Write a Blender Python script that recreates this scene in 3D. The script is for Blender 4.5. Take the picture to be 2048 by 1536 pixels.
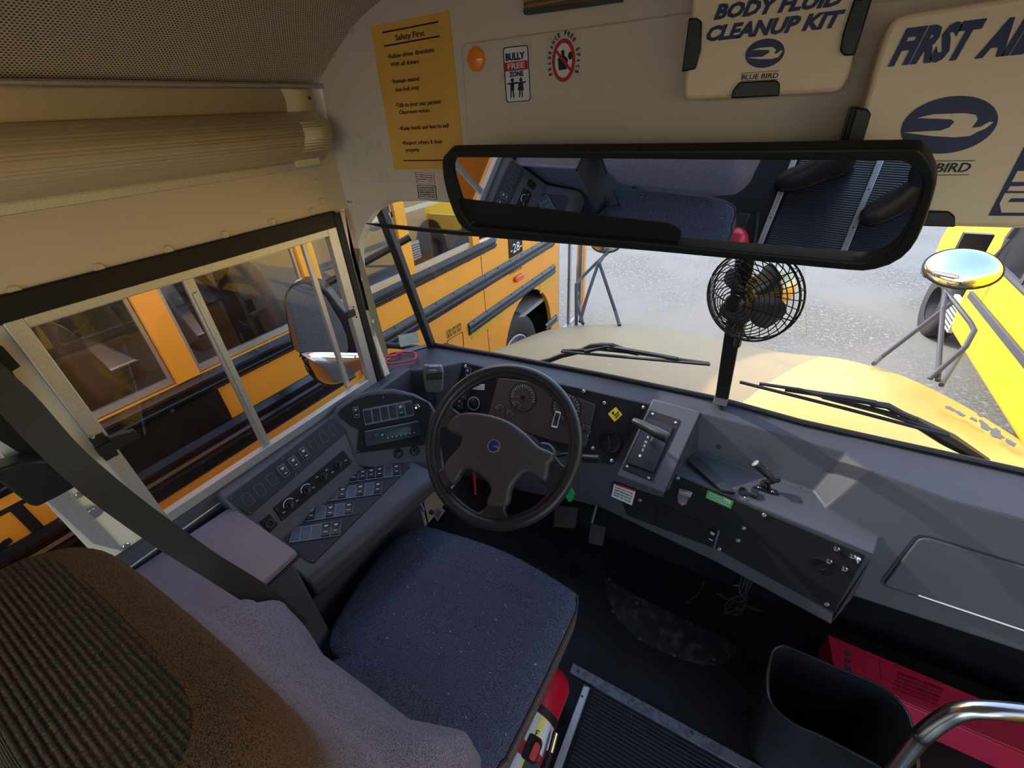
import bpy, bmesh, math, random
import numpy as np
from mathutils import Vector, Matrix
PI = math.pi
for o in list(bpy.data.objects): bpy.data.objects.remove(o)
SC = bpy.context.scene; COL = SC.collection
# ---------------------------------------------------------------- camera
def rot_rows(yaw, pitch, roll):
    cy, sy = math.cos(yaw), math.sin(yaw)
    f = Vector((-sy*math.cos(pitch), cy*math.cos(pitch), -math.sin(pitch)))
    r = Vector((cy, sy, 0)); d = f.cross(r)
    r2 = r*math.cos(roll) + d*math.sin(roll); d2 = -r*math.sin(roll) + d*math.cos(roll)
    return r2, d2, f
CR, CD, CF = rot_rows(*[math.radians(a) for a in (31.4145, 32.654, 3.647)])
CAM = Vector((0, 0, 1.65)); FPX = 853.27
cd = bpy.data.cameras.new('camera'); co = bpy.data.objects.new('camera', cd); COL.objects.link(co)
cd.sensor_width = 36; cd.lens = FPX/2048*36; cd.clip_start = .02; cd.clip_end = 500
m = Matrix((CR, -CD, -CF)).transposed().to_4x4(); m.translation = CAM
co.matrix_world = m; SC.camera = co
# ---------------------------------------------------------------- light
SUN_EL, SUN_AZ = 35, 94      # light travels forward and to the right
sd = Vector((math.sin(math.radians(SUN_AZ))*math.cos(math.radians(SUN_EL)), math.cos(math.radians(SUN_AZ))*math.cos(math.radians(SUN_EL)), -math.sin(math.radians(SUN_EL))))
sl = bpy.data.lights.new('sun', 'SUN'); sl.energy = 3.0; sl.angle = math.radians(.6); sl.color = (1, .95, .87)
so = bpy.data.objects.new('sun', sl); COL.objects.link(so); so.rotation_euler = sd.to_track_quat('-Z', 'Y').to_euler(); so.location = (0, 0, 12)
W = bpy.data.worlds.new('sky'); SC.world = W; W.use_nodes = True; nt = W.node_tree
sky = nt.nodes.new('ShaderNodeTexSky'); sky.sky_type = 'NISHITA'; sky.sun_disc = False
sky.sun_elevation = math.radians(SUN_EL); sky.sun_rotation = math.radians(180+SUN_AZ); sky.dust_density = 1.5; sky.air_density = 1.0
nt.links.new(sky.outputs[0], nt.nodes['Background'].inputs[0]); nt.nodes['Background'].inputs[1].default_value = .47
SC.view_settings.view_transform = 'Standard'; SC.view_settings.look = 'None'
SC.view_settings.exposure = .95; SC.view_settings.gamma = 1; SC.view_settings.use_curve_mapping = False
# ---------------------------------------------------------------- photo geometry helpers
def ray(x, y): return CR*((x-1024)/FPX) + CD*((y-768)/FPX) + CF
def hit(x, y, p, n):
    d = ray(x, y); n = Vector(n); t = (Vector(p)-CAM).dot(n)/d.dot(n); return CAM + d*t
def at(x, y, /, **k):            # the point seen at a photo position, on a plane of given x, y, z, or at a given depth
    if 'd' in k: return CAM + ray(x, y)*k['d']
    i = 'xyz'.index(list(k)[0]); d = ray(x, y); return CAM + d*((list(k.values())[0]-CAM[i])/d[i])
K1 = (0, 400, .3418); K2 = (420, 700, .2929); K3 = (820, 700, .2604); K4 = (1180, 780, .3125); K5 = (650, 400, .3418)
K6 = (1448, 1000, .349); K7 = (0, 850, .3418); K8 = (1000, 1000, .349); KW = (740, 400, .2441); KR = (1648, 430, .3451); KF = (1348, 400, .3418)
KA = (560, 440, .2344); KB = (0, 640, .332); KT = (650, 0, .3418); KU = (1348, 0, .3418); KL = (1250, 930, .1465); KE = (1020, 1290, .1601)
def c(K, *a): return [(K[0]+a[i]*K[2], K[1]+a[i+1]*K[2]) for i in range(0, len(a), 2)]
class Fr:                     # a flat working frame: origin, right, up, out
    def __init__(s, o, u, n):
        s.o = Vector(o); s.n = Vector(n).normalized(); u = Vector(u); s.u = (u-s.n*u.dot(s.n)).normalized(); s.v = s.n.cross(s.u)
    def px(s, x, y):
        p = hit(x, y, s.o, s.n)-s.o; return (p.dot(s.u), p.dot(s.v))
    def w(s, a, b, h=0): return s.o + s.u*a + s.v*b + s.n*h
    def up(s, h): return Fr(s.o+s.n*h, s.u, s.n)
def fr3(a, b, cc):            # frame through three points, u from a to b, facing the viewer
    a, b, cc = Vector(a), Vector(b), Vector(cc); n = (b-a).cross(cc-a).normalized()
    if n.dot(CAM-a) < 0: n = -n
    return Fr(a, b-a, n)
def rnd(pts, r, seg=4):       # round the corners of a 2d polygon
    out = []; n = len(pts)
    for i in range(n):
        p0, p, p1 = [Vector(pts[(i+k) % n]) for k in (-1, 0, 1)]
        a = (p0-p); b = (p1-p); la, lb = a.length, b.length
        if la < 1e-6 or lb < 1e-6: continue
        a /= la; b /= lb; rr = min(r, la*.45, lb*.45)
        for k in range(seg+1):
            t = k/seg; q = (p+a*rr)*(1-t)**2 + p*2*t*(1-t) + (p+b*rr)*t*t; out.append((q.x, q.y))
    return out
def resample(pts, n):
    P = [Vector(p) for p in pts]; P.append(P[0]); L = [0]
    for i in range(1, len(P)): L.append(L[-1]+(P[i]-P[i-1]).length)
    out = []; j = 0
    for k in range(n):
        s = L[-1]*k/n
        while L[j+1] < s: j += 1
        t = (s-L[j])/max(1e-9, L[j+1]-L[j]); q = P[j].lerp(P[j+1], t); out.append(tuple(q))
    return out
def smooth(pts, n=8, closed=False):    # catmull-rom through points
    P = [Vector(p) for p in pts]; N = len(P); out = []
    for i in range(N if closed else N-1):
        g = (lambda k: P[k % N]) if closed else (lambda k: P[max(0, min(N-1, k))])
        a, b, d, e = g(i-1), g(i), g(i+1), g(i+2)
        for k in range(n):
            t = k/n; out.append(.5*((2*b)+(-a+d)*t+(2*a-5*b+4*d-e)*t*t+(-a+3*b-3*d+e)*t**3))
    if not closed: out.append(P[-1])
    return out
# ---------------------------------------------------------------- mesh collector
class G:
    def __init__(s): s.v = []; s.f = []; s.ch = []
    def add(s, vs, fs):
        b = len(s.v); s.ch.append((b, len(s.f))); s.v += [Vector(p) for p in vs]; s.f += [tuple(b+i for i in f) for f in fs]; return s
    def prism(s, pts, vec, cap0=True):
        n = len(pts); vec = Vector(vec); vs = list(pts)+[Vector(p)+vec for p in pts]
        fs = [tuple(range(n, 2*n))] + ([tuple(reversed(range(n)))] if cap0 else [])
        fs += [(i, (i+1) % n, n+(i+1) % n, n+i) for i in range(n)]
        return s.add(vs, fs)
    def slab(s, fr, p2, h, z0=0): return s.prism([fr.w(a, b, z0) for a, b in p2], fr.n*h)
    def ring(s, fr, outer, inner, h, z0=0, n=64):
        A = resample(outer, n); B = resample(inner, n)
        k0 = min(range(n), key=lambda k: (Vector(B[k])-Vector(A[0])).length); B = B[k0:]+B[:k0]
        vs = [fr.w(*p, z0) for p in A]+[fr.w(*p, z0) for p in B]+[fr.w(*p, z0+h) for p in A]+[fr.w(*p, z0+h) for p in B]; fs = []
        for i in range(n):
            j = (i+1) % n
            fs += [(2*n+i, 2*n+j, 3*n+j, 3*n+i), (j, i, n+i, n+j), (i, j, 2*n+j, 2*n+i), (n+j, n+i, 3*n+i, 3*n+j)]
        return s.add(vs, fs)
    def box(s, lo, hi):
        x0, y0, z0 = lo; x1, y1, z1 = hi
        return s.prism([(x0, y0, z0), (x1, y0, z0), (x1, y1, z0), (x0, y1, z0)], (0, 0, z1-z0))
    def obox(s, cen, u, v, w, a, b, d):   # oriented box, half sizes a b d
        cen, u, v, w = Vector(cen), Vector(u).normalized()*a, Vector(v).normalized()*b, Vector(w).normalized()*d
        return s.prism([cen-u-v-w, cen+u-v-w, cen+u+v-w, cen-u+v-w], w*2)
    def cyl(s, a, b, r, r2=None, n=16):
        return s.lathe(a, Vector(b)-Vector(a), [(r, 0), (r if r2 is None else r2, (Vector(b)-Vector(a)).length)], n)
    def lathe(s, o, ax, prof, n=24, cap=True):
        o = Vector(o); ax = Vector(ax).normalized(); t = Vector((0, 0, 1)) if abs(ax.z) < .9 else Vector((1, 0, 0))
        u = ax.cross(t).normalized(); v = ax.cross(u); vs = []; fs = []; m = len(prof)
        for r, h in prof:
            for i in range(n):
                a = 2*PI*i/n; vs.append(o+ax*h+(u*math.cos(a)+v*math.sin(a))*max(r, 1e-5))
        for j in range(m-1):
            for i in range(n): fs.append((j*n+i, j*n+(i+1) % n, (j+1)*n+(i+1) % n, (j+1)*n+i))
        if cap: fs += [tuple(reversed(range(n))), tuple(range((m-1)*n, m*n))]
        return s.add(vs, fs)
    def ball(s, o, r, n=16, m=8):
        return s.lathe(Vector(o)-Vector((0, 0, r)), (0, 0, 1), [(r*math.sin(PI*k/m), r-r*math.cos(PI*k/m)) for k in range(m+1)], n)
    def tube(s, pts, r, n=8, closed=False, flat=None):
        P = [Vector(p) for p in pts]; N = len(P); vs = []; fs = []; up = None
        for i in range(N):
            if closed: t = P[(i+1) % N]-P[i-1]
            else: t = P[min(N-1, i+1)]-P[max(0, i-1)]
            t.normalize()
            if up is None:
                up = Vector((0, 0, 1)) if abs(t.z) < .9 else Vector((1, 0, 0))
            up = (up-t*up.dot(t)).normalized(); w = t.cross(up)
            rr = r[i] if isinstance(r, (list, tuple)) else r
            for k in range(n):
                a = 2*PI*k/n; vs.append(P[i]+up*math.cos(a)*rr+w*math.sin(a)*rr)
        for i in range(N if closed else N-1):
            j = (i+1) % N
            for k in range(n): fs.append((i*n+k, i*n+(k+1) % n, j*n+(k+1) % n, j*n+k))
        if not closed: fs += [tuple(reversed(range(n))), tuple(range((N-1)*n, N*n))]
        return s.add(vs, fs)
    def strip(s, pts, wid, th):           # a flat band: pts with width vectors
        P = [Vector(p) for p in pts]; Wv = [Vector(w) for w in wid]; vs = []; fs = []; N = len(P)
        for i in range(N):
            t = (P[min(N-1, i+1)]-P[max(0, i-1)]).normalized(); n = t.cross(Wv[i]).normalized()*th/2; w = Wv[i]/2
            vs += [P[i]-w-n, P[i]+w-n, P[i]+w+n, P[i]-w+n]
        for i in range(N-1):
            for k in range(4): fs.append((4*i+k, 4*i+(k+1) % 4, 4*i+4+(k+1) % 4, 4*i+4+k))
        fs += [(3, 2, 1, 0), tuple(range(4*N-4, 4*N))]
        return s.add(vs, fs)
    def sheet(s, rows):                   # grid surface
        m = len(rows[0]); vs = [p for r in rows for p in r]
        fs = [(i*m+j, i*m+j+1, (i+1)*m+j+1, (i+1)*m+j) for i in range(len(rows)-1) for j in range(m-1)]
        return s.add(vs, fs)
# ---------------------------------------------------------------- objects
BASE = {}
def wloc(o):
    p = Vector((0, 0, 0))
    while o: p += o.location; o = o.parent
    return p
SPLIT = 'rivet bracket_screw latch_screw pillar_screw strip_screw plate_screw panel_screw bright_rivet mount_screw rocker blank_plate blank_outline tray_hole knob_marks mirror_arm wire_connector wire gauge_needle needle_hub wiper_bridge control_legend wheel_spoke hub_nut yellow_reflective_strip black_stripe far_wall'.split()
def obj(name, g, mt, parent=None, bevel=0, seg=2, solid=0, ang=35, sub=0, weld=0):
    if name in SPLIT and len(g.ch) > 1:
        o = None; ends = g.ch[1:]+[(len(g.v), len(g.f))]
        for (v0, f0), (v1, f1) in zip(g.ch, ends):
            if v1 == v0: continue
            h = G(); h.v = g.v[v0:v1]; h.f = [tuple(i-v0 for i in f) for f in g.f[f0:f1]]; o = obj(name, h, mt, parent, bevel, seg, solid, ang, sub, weld)
        return o
    me = bpy.data.meshes.new(name); V = g.v
    if parent: org = wloc(parent)
    else:
        lo = [min(v[i] for v in V) for i in range(3)]; hi = [max(v[i] for v in V) for i in range(3)]
        org = Vector(((lo[0]+hi[0])/2, (lo[1]+hi[1])/2, lo[2]))
    me.from_pydata([tuple(v-org) for v in V], [], g.f)
    bm = bmesh.new(); bm.from_mesh(me); (bmesh.ops.remove_doubles(bm, verts=bm.verts, dist=weld) if weld else None); bmesh.ops.recalc_face_normals(bm, faces=bm.faces)
    for f in bm.faces: f.smooth = True
    for e in bm.edges:
        if len(e.link_faces) == 2 and e.calc_face_angle(0) > math.radians(ang): e.smooth = False
    bm.to_mesh(me); bm.free()
    me.materials.append(mt); o = bpy.data.objects.new(name, me); COL.objects.link(o)
    if parent: o.parent = parent
    else: o.location = org
    if solid:
        md = o.modifiers.new('s', 'SOLIDIFY'); md.thickness = abs(solid); md.offset = 1 if solid > 0 else -1
    if sub:
        md = o.modifiers.new('d', 'SUBSURF'); md.levels = sub; md.render_levels = sub
    if bevel:
        md = o.modifiers.new('b', 'BEVEL'); md.width = bevel; md.segments = seg; md.limit_method = 'ANGLE'; md.angle_limit = math.radians(30); md.harden_normals = False
    return o
def tag(o, label, cat=None, group=None, kind=None):
    if label: o['label'] = label
    if cat: o['category'] = cat
    if group: o['group'] = group
    if kind: o['kind'] = kind
    return o
def thing(name, label, cat, loc, group=None):
    o = bpy.data.objects.new(name, None); o.empty_display_size = .05; COL.objects.link(o); o.location = Vector(loc)
    return tag(o, label, cat, group)
def struct(name, g, mt, label, cat, parent=None, **k):
    o = obj(name, g, mt, parent, **k)
    if not parent: tag(o, label, cat, None, 'structure')
    return o
def curve_mesh(name, loops, fr, h, bev, mt, parent, z0=0, res=4, seg=2):    # filled 2d outline with holes, rounded edges
    cu = bpy.data.curves.new(name, 'CURVE'); cu.dimensions = '2D'; cu.fill_mode = 'BOTH'; cu.extrude = max(0, h/2-bev); cu.bevel_depth = bev; cu.bevel_resolution = seg
    for lp in loops:
        sp = cu.splines.new('POLY'); sp.points.add(len(lp)-1); sp.use_cyclic_u = True
        for i, p in enumerate(lp): sp.points[i].co = (p[0], p[1], 0, 1)
    t = bpy.data.objects.new('t', cu); COL.objects.link(t); bpy.context.view_layer.update()
    me = bpy.data.meshes.new_from_object(t.evaluated_get(bpy.context.evaluated_depsgraph_get()))
    g = G().add([fr.w(v.co.x, v.co.y, z0+h/2+v.co.z) for v in me.vertices], [tuple(p.vertices) for p in me.polygons])
    bpy.data.objects.remove(t); bpy.data.meshes.remove(me)
    return obj(name, g, mt, parent)
def text_geo(s, fr, p0, p1, hgt, z0=.0006, th=.0006, shear=0, g=None, align='C', maxw=None, flipx=False, bold=0):
    """lettering from baseline point p0 to p1 (frame coordinates), capital height hgt"""
    cu = bpy.data.curves.new('t', 'FONT'); cu.body = s; cu.extrude = th/2; cu.shear = shear; cu.offset = bold; cu.resolution_u = 2
    t = bpy.data.objects.new('t', cu); COL.objects.link(t); bpy.context.view_layer.update()
    me = bpy.data.meshes.new_from_object(t.evaluated_get(bpy.context.evaluated_depsgraph_get()))
    g = g or G()
    if len(me.vertices):
        xs = [v.co.x for v in me.vertices]; x0, x1 = min(xs), max(xs)
        a = Vector(p0); d = Vector(p1)-a; L = d.length; d.normalize(); e = Vector((-d.y, d.x)); sy = hgt/.70; sx = L/(x1-x0)
        if maxw and sx > maxw*sy: sx = maxw*sy
        vs = []
        for v in me.vertices:
            X = (v.co.x-x0)*sx
            if flipx: X = L-X
            q = a+d*X+e*(v.co.y*sy); vs.append(fr.w(q.x, q.y, z0+v.co.z))
        g.add(vs, [tuple(p.vertices) for p in me.polygons])
    bpy.data.objects.remove(t); bpy.data.meshes.remove(me); bpy.data.curves.remove(cu)
    return g
def ell(fr, x, y, rx, ry=None, n=32, rot=0):    # ellipse in frame coordinates around a photo point, radii in metres
    a, b = fr.px(x, y); ry = ry or rx; cr, sr = math.cos(rot), math.sin(rot)
    return [(a+rx*math.cos(t)*cr-ry*math.sin(t)*sr, b+rx*math.cos(t)*sr+ry*math.sin(t)*cr) for t in [2*PI*k/n for k in range(n)]]
def PX(fr, pts): return [fr.px(*p) for p in pts]
# ---------------------------------------------------------------- materials
def mat(name, col, rough=.5, metal=0, bump=None, spec=.35, trans=0, speck=None, emit=None, coat=0):
    """bump=(scale, strength, detail)  speck=(scale, colour2, lo, hi)"""
    mt = bpy.data.materials.new(name); mt.use_nodes = True; t = mt.node_tree; b = t.nodes['Principled BSDF']
    b.inputs['Base Color'].default_value = (*col, 1); b.inputs['Roughness'].default_value = rough; b.inputs['Metallic'].default_value = metal
    b.inputs['Specular IOR Level'].default_value = spec; b.inputs['Transmission Weight'].default_value = trans; b.inputs['Coat Weight'].default_value = coat
    tc = t.nodes.new('ShaderNodeTexCoord')
    if speck:
        for i, (sc, c2, lo, hi) in enumerate(speck if isinstance(speck, list) else [speck]):
            n = t.nodes.new('ShaderNodeTexNoise'); n.inputs['Scale'].default_value = sc; n.inputs['Detail'].default_value = 3; t.links.new(tc.outputs['Object'], n.inputs[0])
            r = t.nodes.new('ShaderNodeMapRange'); r.inputs[1].default_value = lo; r.inputs[2].default_value = hi; t.links.new(n.outputs[0], r.inputs[0])
            mx = t.nodes.new('ShaderNodeMix'); mx.data_type = 'RGBA'; t.links.new(r.outputs[0], mx.inputs[0])
            src = b.inputs['Base Color'].links
            if src: t.links.new(src[0].from_socket, mx.inputs[6])
            else: mx.inputs[6].default_value = (*col, 1)
            mx.inputs[7].default_value = (*c2, 1); t.links.new(mx.outputs[2], b.inputs['Base Color'])
    if bump:
        n = t.nodes.new('ShaderNodeTexNoise'); n.inputs['Scale'].default_value = bump[0]; n.inputs['Detail'].default_value = bump[2] if len(bump) > 2 else 2
        t.links.new(tc.outputs['Object'], n.inputs[0]); bp = t.nodes.new('ShaderNodeBump'); bp.inputs['Strength'].default_value = bump[1]; bp.inputs['Distance'].default_value = .002
        t.links.new(n.outputs[0], bp.inputs['Height']); t.links.new(bp.outputs[0], b.inputs['Normal'])
    if emit: b.inputs['Emission Color'].default_value = (*emit[0], 1); b.inputs['Emission Strength'].default_value = emit[1]
    return mt
def wave_mat(name, col, col2, rough, scale, axis, bumpd=.002, profile='SIN', noise=0):
    mt = mat(name, col, rough); t = mt.node_tree; b = t.nodes['Principled BSDF']; tc = [n for n in t.nodes if n.type == 'TEX_COORD'][0]
    w = t.nodes.new('ShaderNodeTexWave'); w.bands_direction = axis; w.inputs['Scale'].default_value = scale; w.inputs['Distortion'].default_value = noise; w.wave_profile = profile
    t.links.new(tc.outputs['Object'], w.inputs[0]); mx = t.nodes.new('ShaderNodeMix'); mx.data_type = 'RGBA'; mx.inputs[6].default_value = (*col, 1); mx.inputs[7].default_value = (*col2, 1)
    t.links.new(w.outputs[1], mx.inputs[0]); t.links.new(mx.outputs[2], b.inputs['Base Color'])
    bp = t.nodes.new('ShaderNodeBump'); bp.inputs['Distance'].default_value = bumpd; t.links.new(w.outputs[1], bp.inputs['Height']); t.links.new(bp.outputs[0], b.inputs['Normal'])
    return mt
def glass(name, col=(1, 1, 1), k=.045):
    mt = bpy.data.materials.new(name); mt.use_nodes = True; t = mt.node_tree; t.nodes.remove(t.nodes['Principled BSDF'])
    tr = t.nodes.new('ShaderNodeBsdfTransparent'); tr.inputs[0].default_value = (*col, 1); gl = t.nodes.new('ShaderNodeBsdfGlossy'); gl.inputs['Roughness'].default_value = .01
    lw = t.nodes.new('ShaderNodeLayerWeight'); pw = t.nodes.new('ShaderNodeMath'); pw.operation = 'POWER'; pw.inputs[1].default_value = 4
    fz = t.nodes.new('ShaderNodeMath'); fz.operation = 'MULTIPLY_ADD'; fz.inputs[1].default_value = .7; fz.inputs[2].default_value = k; t.links.new(lw.outputs['Facing'], pw.inputs[0]); t.links.new(pw.outputs[0], fz.inputs[0]); mx = t.nodes.new('ShaderNodeMixShader')
    t.links.new(fz.outputs[0], mx.inputs[0]); t.links.new(tr.outputs[0], mx.inputs[1]); t.links.new(gl.outputs[0], mx.inputs[2]); t.links.new(mx.outputs[0], t.nodes['Material Output'].inputs[0])
    return mt
M = {}
M['wall'] = mat('painted_steel_panel', (.54, .42, .28), .45, bump=(60, .15))
M['beige'] = mat('beige_paint', (.62, .55, .42), .45, bump=(60, .1))
M['cowl'] = mat('grey_fibreglass', (.62, .52, .41), .5, bump=(90, .15), speck=(3, (.58, .49, .38), .4, .7))
M['cover'] = mat('cream_vinyl', (.60, .49, .36), .4)
M['cover_end'] = mat('yellowed_plastic', (.62, .52, .30), .4)
M['blackp'] = mat('black_paint', (.010, .008, .007), .5, spec=.2, speck=(8, (.018, .015, .010), .5, .8))
M['rubber'] = mat('black_rubber', (.012, .012, .012), .5)
M['plastic'] = mat('black_plastic', (.014, .014, .015), .38, bump=(500, .15))
M['alu'] = mat('mill_aluminium', (.46, .45, .43), .42, .7, bump=(400, .06), speck=(260, (.38, .37, .35), .45, .7))
M['chrome'] = mat('chrome', (.8, .8, .8), .12, 1)
M['railc'] = mat('brushed_rail', (.5, .48, .46), .22, 1); M['alud'] = mat('dull_aluminium', (.16, .16, .18), .5, .6, bump=(300, .2), speck=(60, (.10, .10, .12), .45, .6)); M['steel'] = mat('zinc_steel', (.6, .6, .6), .3, .9)
M['dash'] = mat('slate_grey_plastic', (.052, .052, .062), .5, bump=(700, .12))
M['cons'] = mat('grey_console_plastic', (.058, .056, .068), .48, bump=(700, .12))
M['panel'] = mat('black_textured_panel', (.010, .0095, .011), .6, bump=(900, .3), spec=.2)
M['swp'] = mat('charcoal_panel', (.024, .023, .031), .55, bump=(900, .3), spec=.25)
M['lid'] = mat('grey_metal_lid', (.15, .125, .15), .42, bump=(400, .08), speck=(7, (.12, .10, .125), .4, .7))
M['lidb'] = mat('bezel_grey', (.10, .11, .14), .4)
M['blank'] = mat('switch_blank', (.035, .04, .06), .4)
M['rock'] = mat('rocker_black', (.010, .010, .012), .35, spec=.25)
M['white'] = mat('white_print', (.75, .75, .75), .5)
M['whited'] = mat('white_plastic', (.74, .70, .62), .35)
M['kit'] = mat('kit_plastic', (.82, .64, .43), .38, bump=(200, .05))
M['navy'] = mat('navy_print', (.008, .014, .085), .4)
M['ink'] = mat('black_ink', (.01, .01, .012), .5)
M['paper'] = mat('yellowed_paper', (.72, .39, .075), .6, speck=(5, (.60, .31, .05), .45, .75))
M['label'] = mat('white_label', (.68, .66, .62), .5)
M['tape'] = mat('old_tape_residue', (.58, .50, .40), .5, speck=(30, (.52, .45, .36), .5, .62))
M['red'] = mat('red_paint', (.55, .01, .025), .3)
M['redc'] = mat('red_plastic_case', (.42, .012, .045), .4, bump=(200, .1))
M['redp'] = mat('red_print', (.45, .02, .03), .5)
M['green'] = mat('green_label', (.06, .30, .07), .4)
M['yel'] = mat('yellow_label', (.85, .55, .03), .4)
M['orange_l'] = mat('orange_lens', (.85, .25, .01), .15, coat=.5)
M['fab'] = mat('grey_tweed_fabric', (.15, .15, .20), .95, bump=(420, 1.0, 3), speck=[(420, (.055, .05, .08), .42, .6), (9, (.17, .15, .19), .4, .7)])
M['fabc'] = mat('blue_tweed_cushion', (.10, .105, .15), .95, spec=.1, bump=(480, .9, 3), speck=[(480, (.03, .032, .048), .42, .6), (110, (.25, .30, .36), .70, .72)])
M['fabb'] = mat('tweed_with_warm_light', (.16, .15, .19), .95, spec=.1, bump=(700, 1.0, 3)); t = M['fabb'].node_tree; b = t.nodes['Principled BSDF']; tc = [n for n in t.nodes if n.type == 'TEX_COORD'][0]
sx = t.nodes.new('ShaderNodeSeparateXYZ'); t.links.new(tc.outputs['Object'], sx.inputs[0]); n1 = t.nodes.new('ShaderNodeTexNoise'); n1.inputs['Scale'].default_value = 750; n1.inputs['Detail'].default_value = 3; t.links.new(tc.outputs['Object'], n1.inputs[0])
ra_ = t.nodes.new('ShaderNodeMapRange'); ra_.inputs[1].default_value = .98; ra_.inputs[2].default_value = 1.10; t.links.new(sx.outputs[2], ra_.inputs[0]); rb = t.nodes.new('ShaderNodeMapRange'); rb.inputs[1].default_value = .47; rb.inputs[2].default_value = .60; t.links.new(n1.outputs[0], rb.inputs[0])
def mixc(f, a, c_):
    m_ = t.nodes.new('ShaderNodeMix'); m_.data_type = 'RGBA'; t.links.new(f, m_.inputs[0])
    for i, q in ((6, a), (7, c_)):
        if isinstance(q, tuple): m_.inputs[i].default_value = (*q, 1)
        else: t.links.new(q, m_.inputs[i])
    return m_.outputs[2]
t.links.new(mixc(ra_.outputs[0], mixc(rb.outputs[0], (.24, .205, .235), (.07, .055, .085)), mixc(rb.outputs[0], (.125, .072, .042), (.045, .024, .014))), b.inputs['Base Color'])  # warm light painted into the upper back: grey tweed turns brown with height
M['vinyl'] = mat('brown_vinyl_side', (.16, .105, .09), .5, bump=(300, .6), speck=(160, (.08, .05, .045), .5, .6))
M['belt'] = mat('black_webbing', (.028, .027, .024), .6, bump=(900, .3))
M['wheel'] = mat('wheel_black', (.022, .021, .021), .32, bump=(800, .12))
M['pad'] = mat('wheel_pad', (.055, .047, .045), .42, bump=(800, .15))
M['blue'] = mat('emblem_blue', (.01, .03, .2), .25)
M['floor'] = mat('black_rubber_floor', (.006, .006, .008), .5, spec=.2, bump=(30, .15), speck=(6, (.010, .010, .013), .45, .7))
M['mirror'] = mat('mirror_silver', (.88, .9, .92), .01, 1)
M['glass'] = glass('clear_glass', k=.035); M['btint'] = glass('bus_window_glass', (.62, .62, .62), .09); M['tint'] = glass('tinted_visor', (.90, .92, .92))
M['bus'] = mat('school_bus_yellow', (.78, .33, .03), .38, coat=.12, speck=(2, (.74, .31, .027), .4, .7))
M['busy'] = mat('bright_yellow_paint', (.60, .36, .008), .35, coat=.2)
M['hood'] = mat('hood_paint_with_shade', (.33, .235, .105), .5, spec=.2, speck=[(4, (.29, .215, .115), .4, .7), (40, (.38, .30, .17), .66, .74)])  # tan tone carries the shade lying on the hood, put into the colour
M['fend'] = mat('fender_yellow_paint', (.58, .36, .08), .4, coat=.05, speck=[(3, (.54, .33, .065), .4, .7), (50, (.5, .4, .2), .72, .76)])
M['chip'] = mat('bare_primer', (.13, .125, .12), .9, spec=.05)
M['rail'] = mat('black_rub_rail', (.007, .007, .009), .25, spec=.5)
M['tire'] = mat('tire_rubber', (.022, .020, .018), .7, bump=(60, .4))
M['rimw'] = mat('grey_wheel', (.32, .36, .45), .35, .3)
M['asph'] = mat('asphalt', (.175, .17, .155), .95, spec=.1, bump=(40, .8, 4), speck=[(45, (.11, .107, .10), .42, .6), (18, (.24, .235, .215), .56, .66), (.6, (.18, .175, .16), .4, .6)])
M['seatbr'] = mat('brown_seat_vinyl', (.16, .10, .085), .45, speck=(3, (.11, .08, .075), .4, .7))
M['dark'] = mat('dark_grey_trim', (.05, .05, .055), .5)
M['inter'] = mat('bus_interior_grey', (.30, .28, .26), .6)
M['boot'] = mat('black_leather', (.02, .018, .016), .45, bump=(60, .4)); M['jean'] = mat('dark_trousers', (.02, .022, .03), .9, bump=(200, .4))
M['gold'] = mat('gold_motor', (.45, .33, .14), .3, .8)
M['amber'] = mat('instrument_needle', (.85, .12, .02), .4)
M['lcd'] = mat('lcd_display', (.03, .028, .02), .15)
# perforated ceiling
mt = mat('perforated_steel', (.60, .55, .48), .5); t = mt.node_tree; b = t.nodes['Principled BSDF']; uvn = t.nodes.new('ShaderNodeUVMap')
sp_ = t.nodes.new('ShaderNodeSeparateXYZ'); t.links.new(uvn.outputs[0], sp_.inputs[0])
def mth(op, a, b_=None):
    n = t.nodes.new('ShaderNodeMath'); n.operation = op
    for i, q in enumerate((a, b_)):
        if q is None: continue
        if isinstance(q, (int, float)): n.inputs[i].default_value = q
        else: t.links.new(q, n.inputs[i])
    return n.outputs[0]
U, Vv = sp_.outputs[0], sp_.outputs[1]; pit = 1/.0052
row = mth('FLOOR', mth('MULTIPLY', Vv, pit)); off = mth('MULTIPLY', mth('FRACT', mth('MULTIPLY', row, .5)), 1.0)
fu = mth('SUBTRACT', mth('FRACT', mth('ADD', mth('MULTIPLY', U, pit*.9), off)), .5); fv = mth('SUBTRACT', mth('FRACT', mth('MULTIPLY', Vv, pit)), .5)
dd = mth('SQRT', mth('ADD', mth('MULTIPLY', fu, fu), mth('MULTIPLY', fv, fv))); hole = mth('LESS_THAN', dd, .30)
mx = t.nodes.new('ShaderNodeMix'); mx.data_type = 'RGBA'; mx.inputs[6].default_value = (.62, .52, .40, 1); mx.inputs[7].default_value = (.05, .04, .035, 1)
t.links.new(hole, mx.inputs[0]); t.links.new(mx.outputs[2], b.inputs['Base Color']); M['perf'] = mt
M['ribf'] = wave_mat('ribbed_rubber_mat', (.022, .022, .03), (.006, .006, .008), .45, 28, 'Y', .002)
M['ribfab'] = wave_mat('ribbed_brown_fabric', (.16, .105, .052), (.05, .03, .018), .95, 55, 'X', .0015, noise=.6)
t = M['ribfab'].node_tree; tc = [n for n in t.nodes if n.type == 'TEX_COORD'][0]; wv_ = [n for n in t.nodes if n.type == 'TEX_WAVE'][0]; sx = t.nodes.new('ShaderNodeSeparateXYZ'); t.links.new(tc.outputs['Object'], sx.inputs[0])
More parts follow.
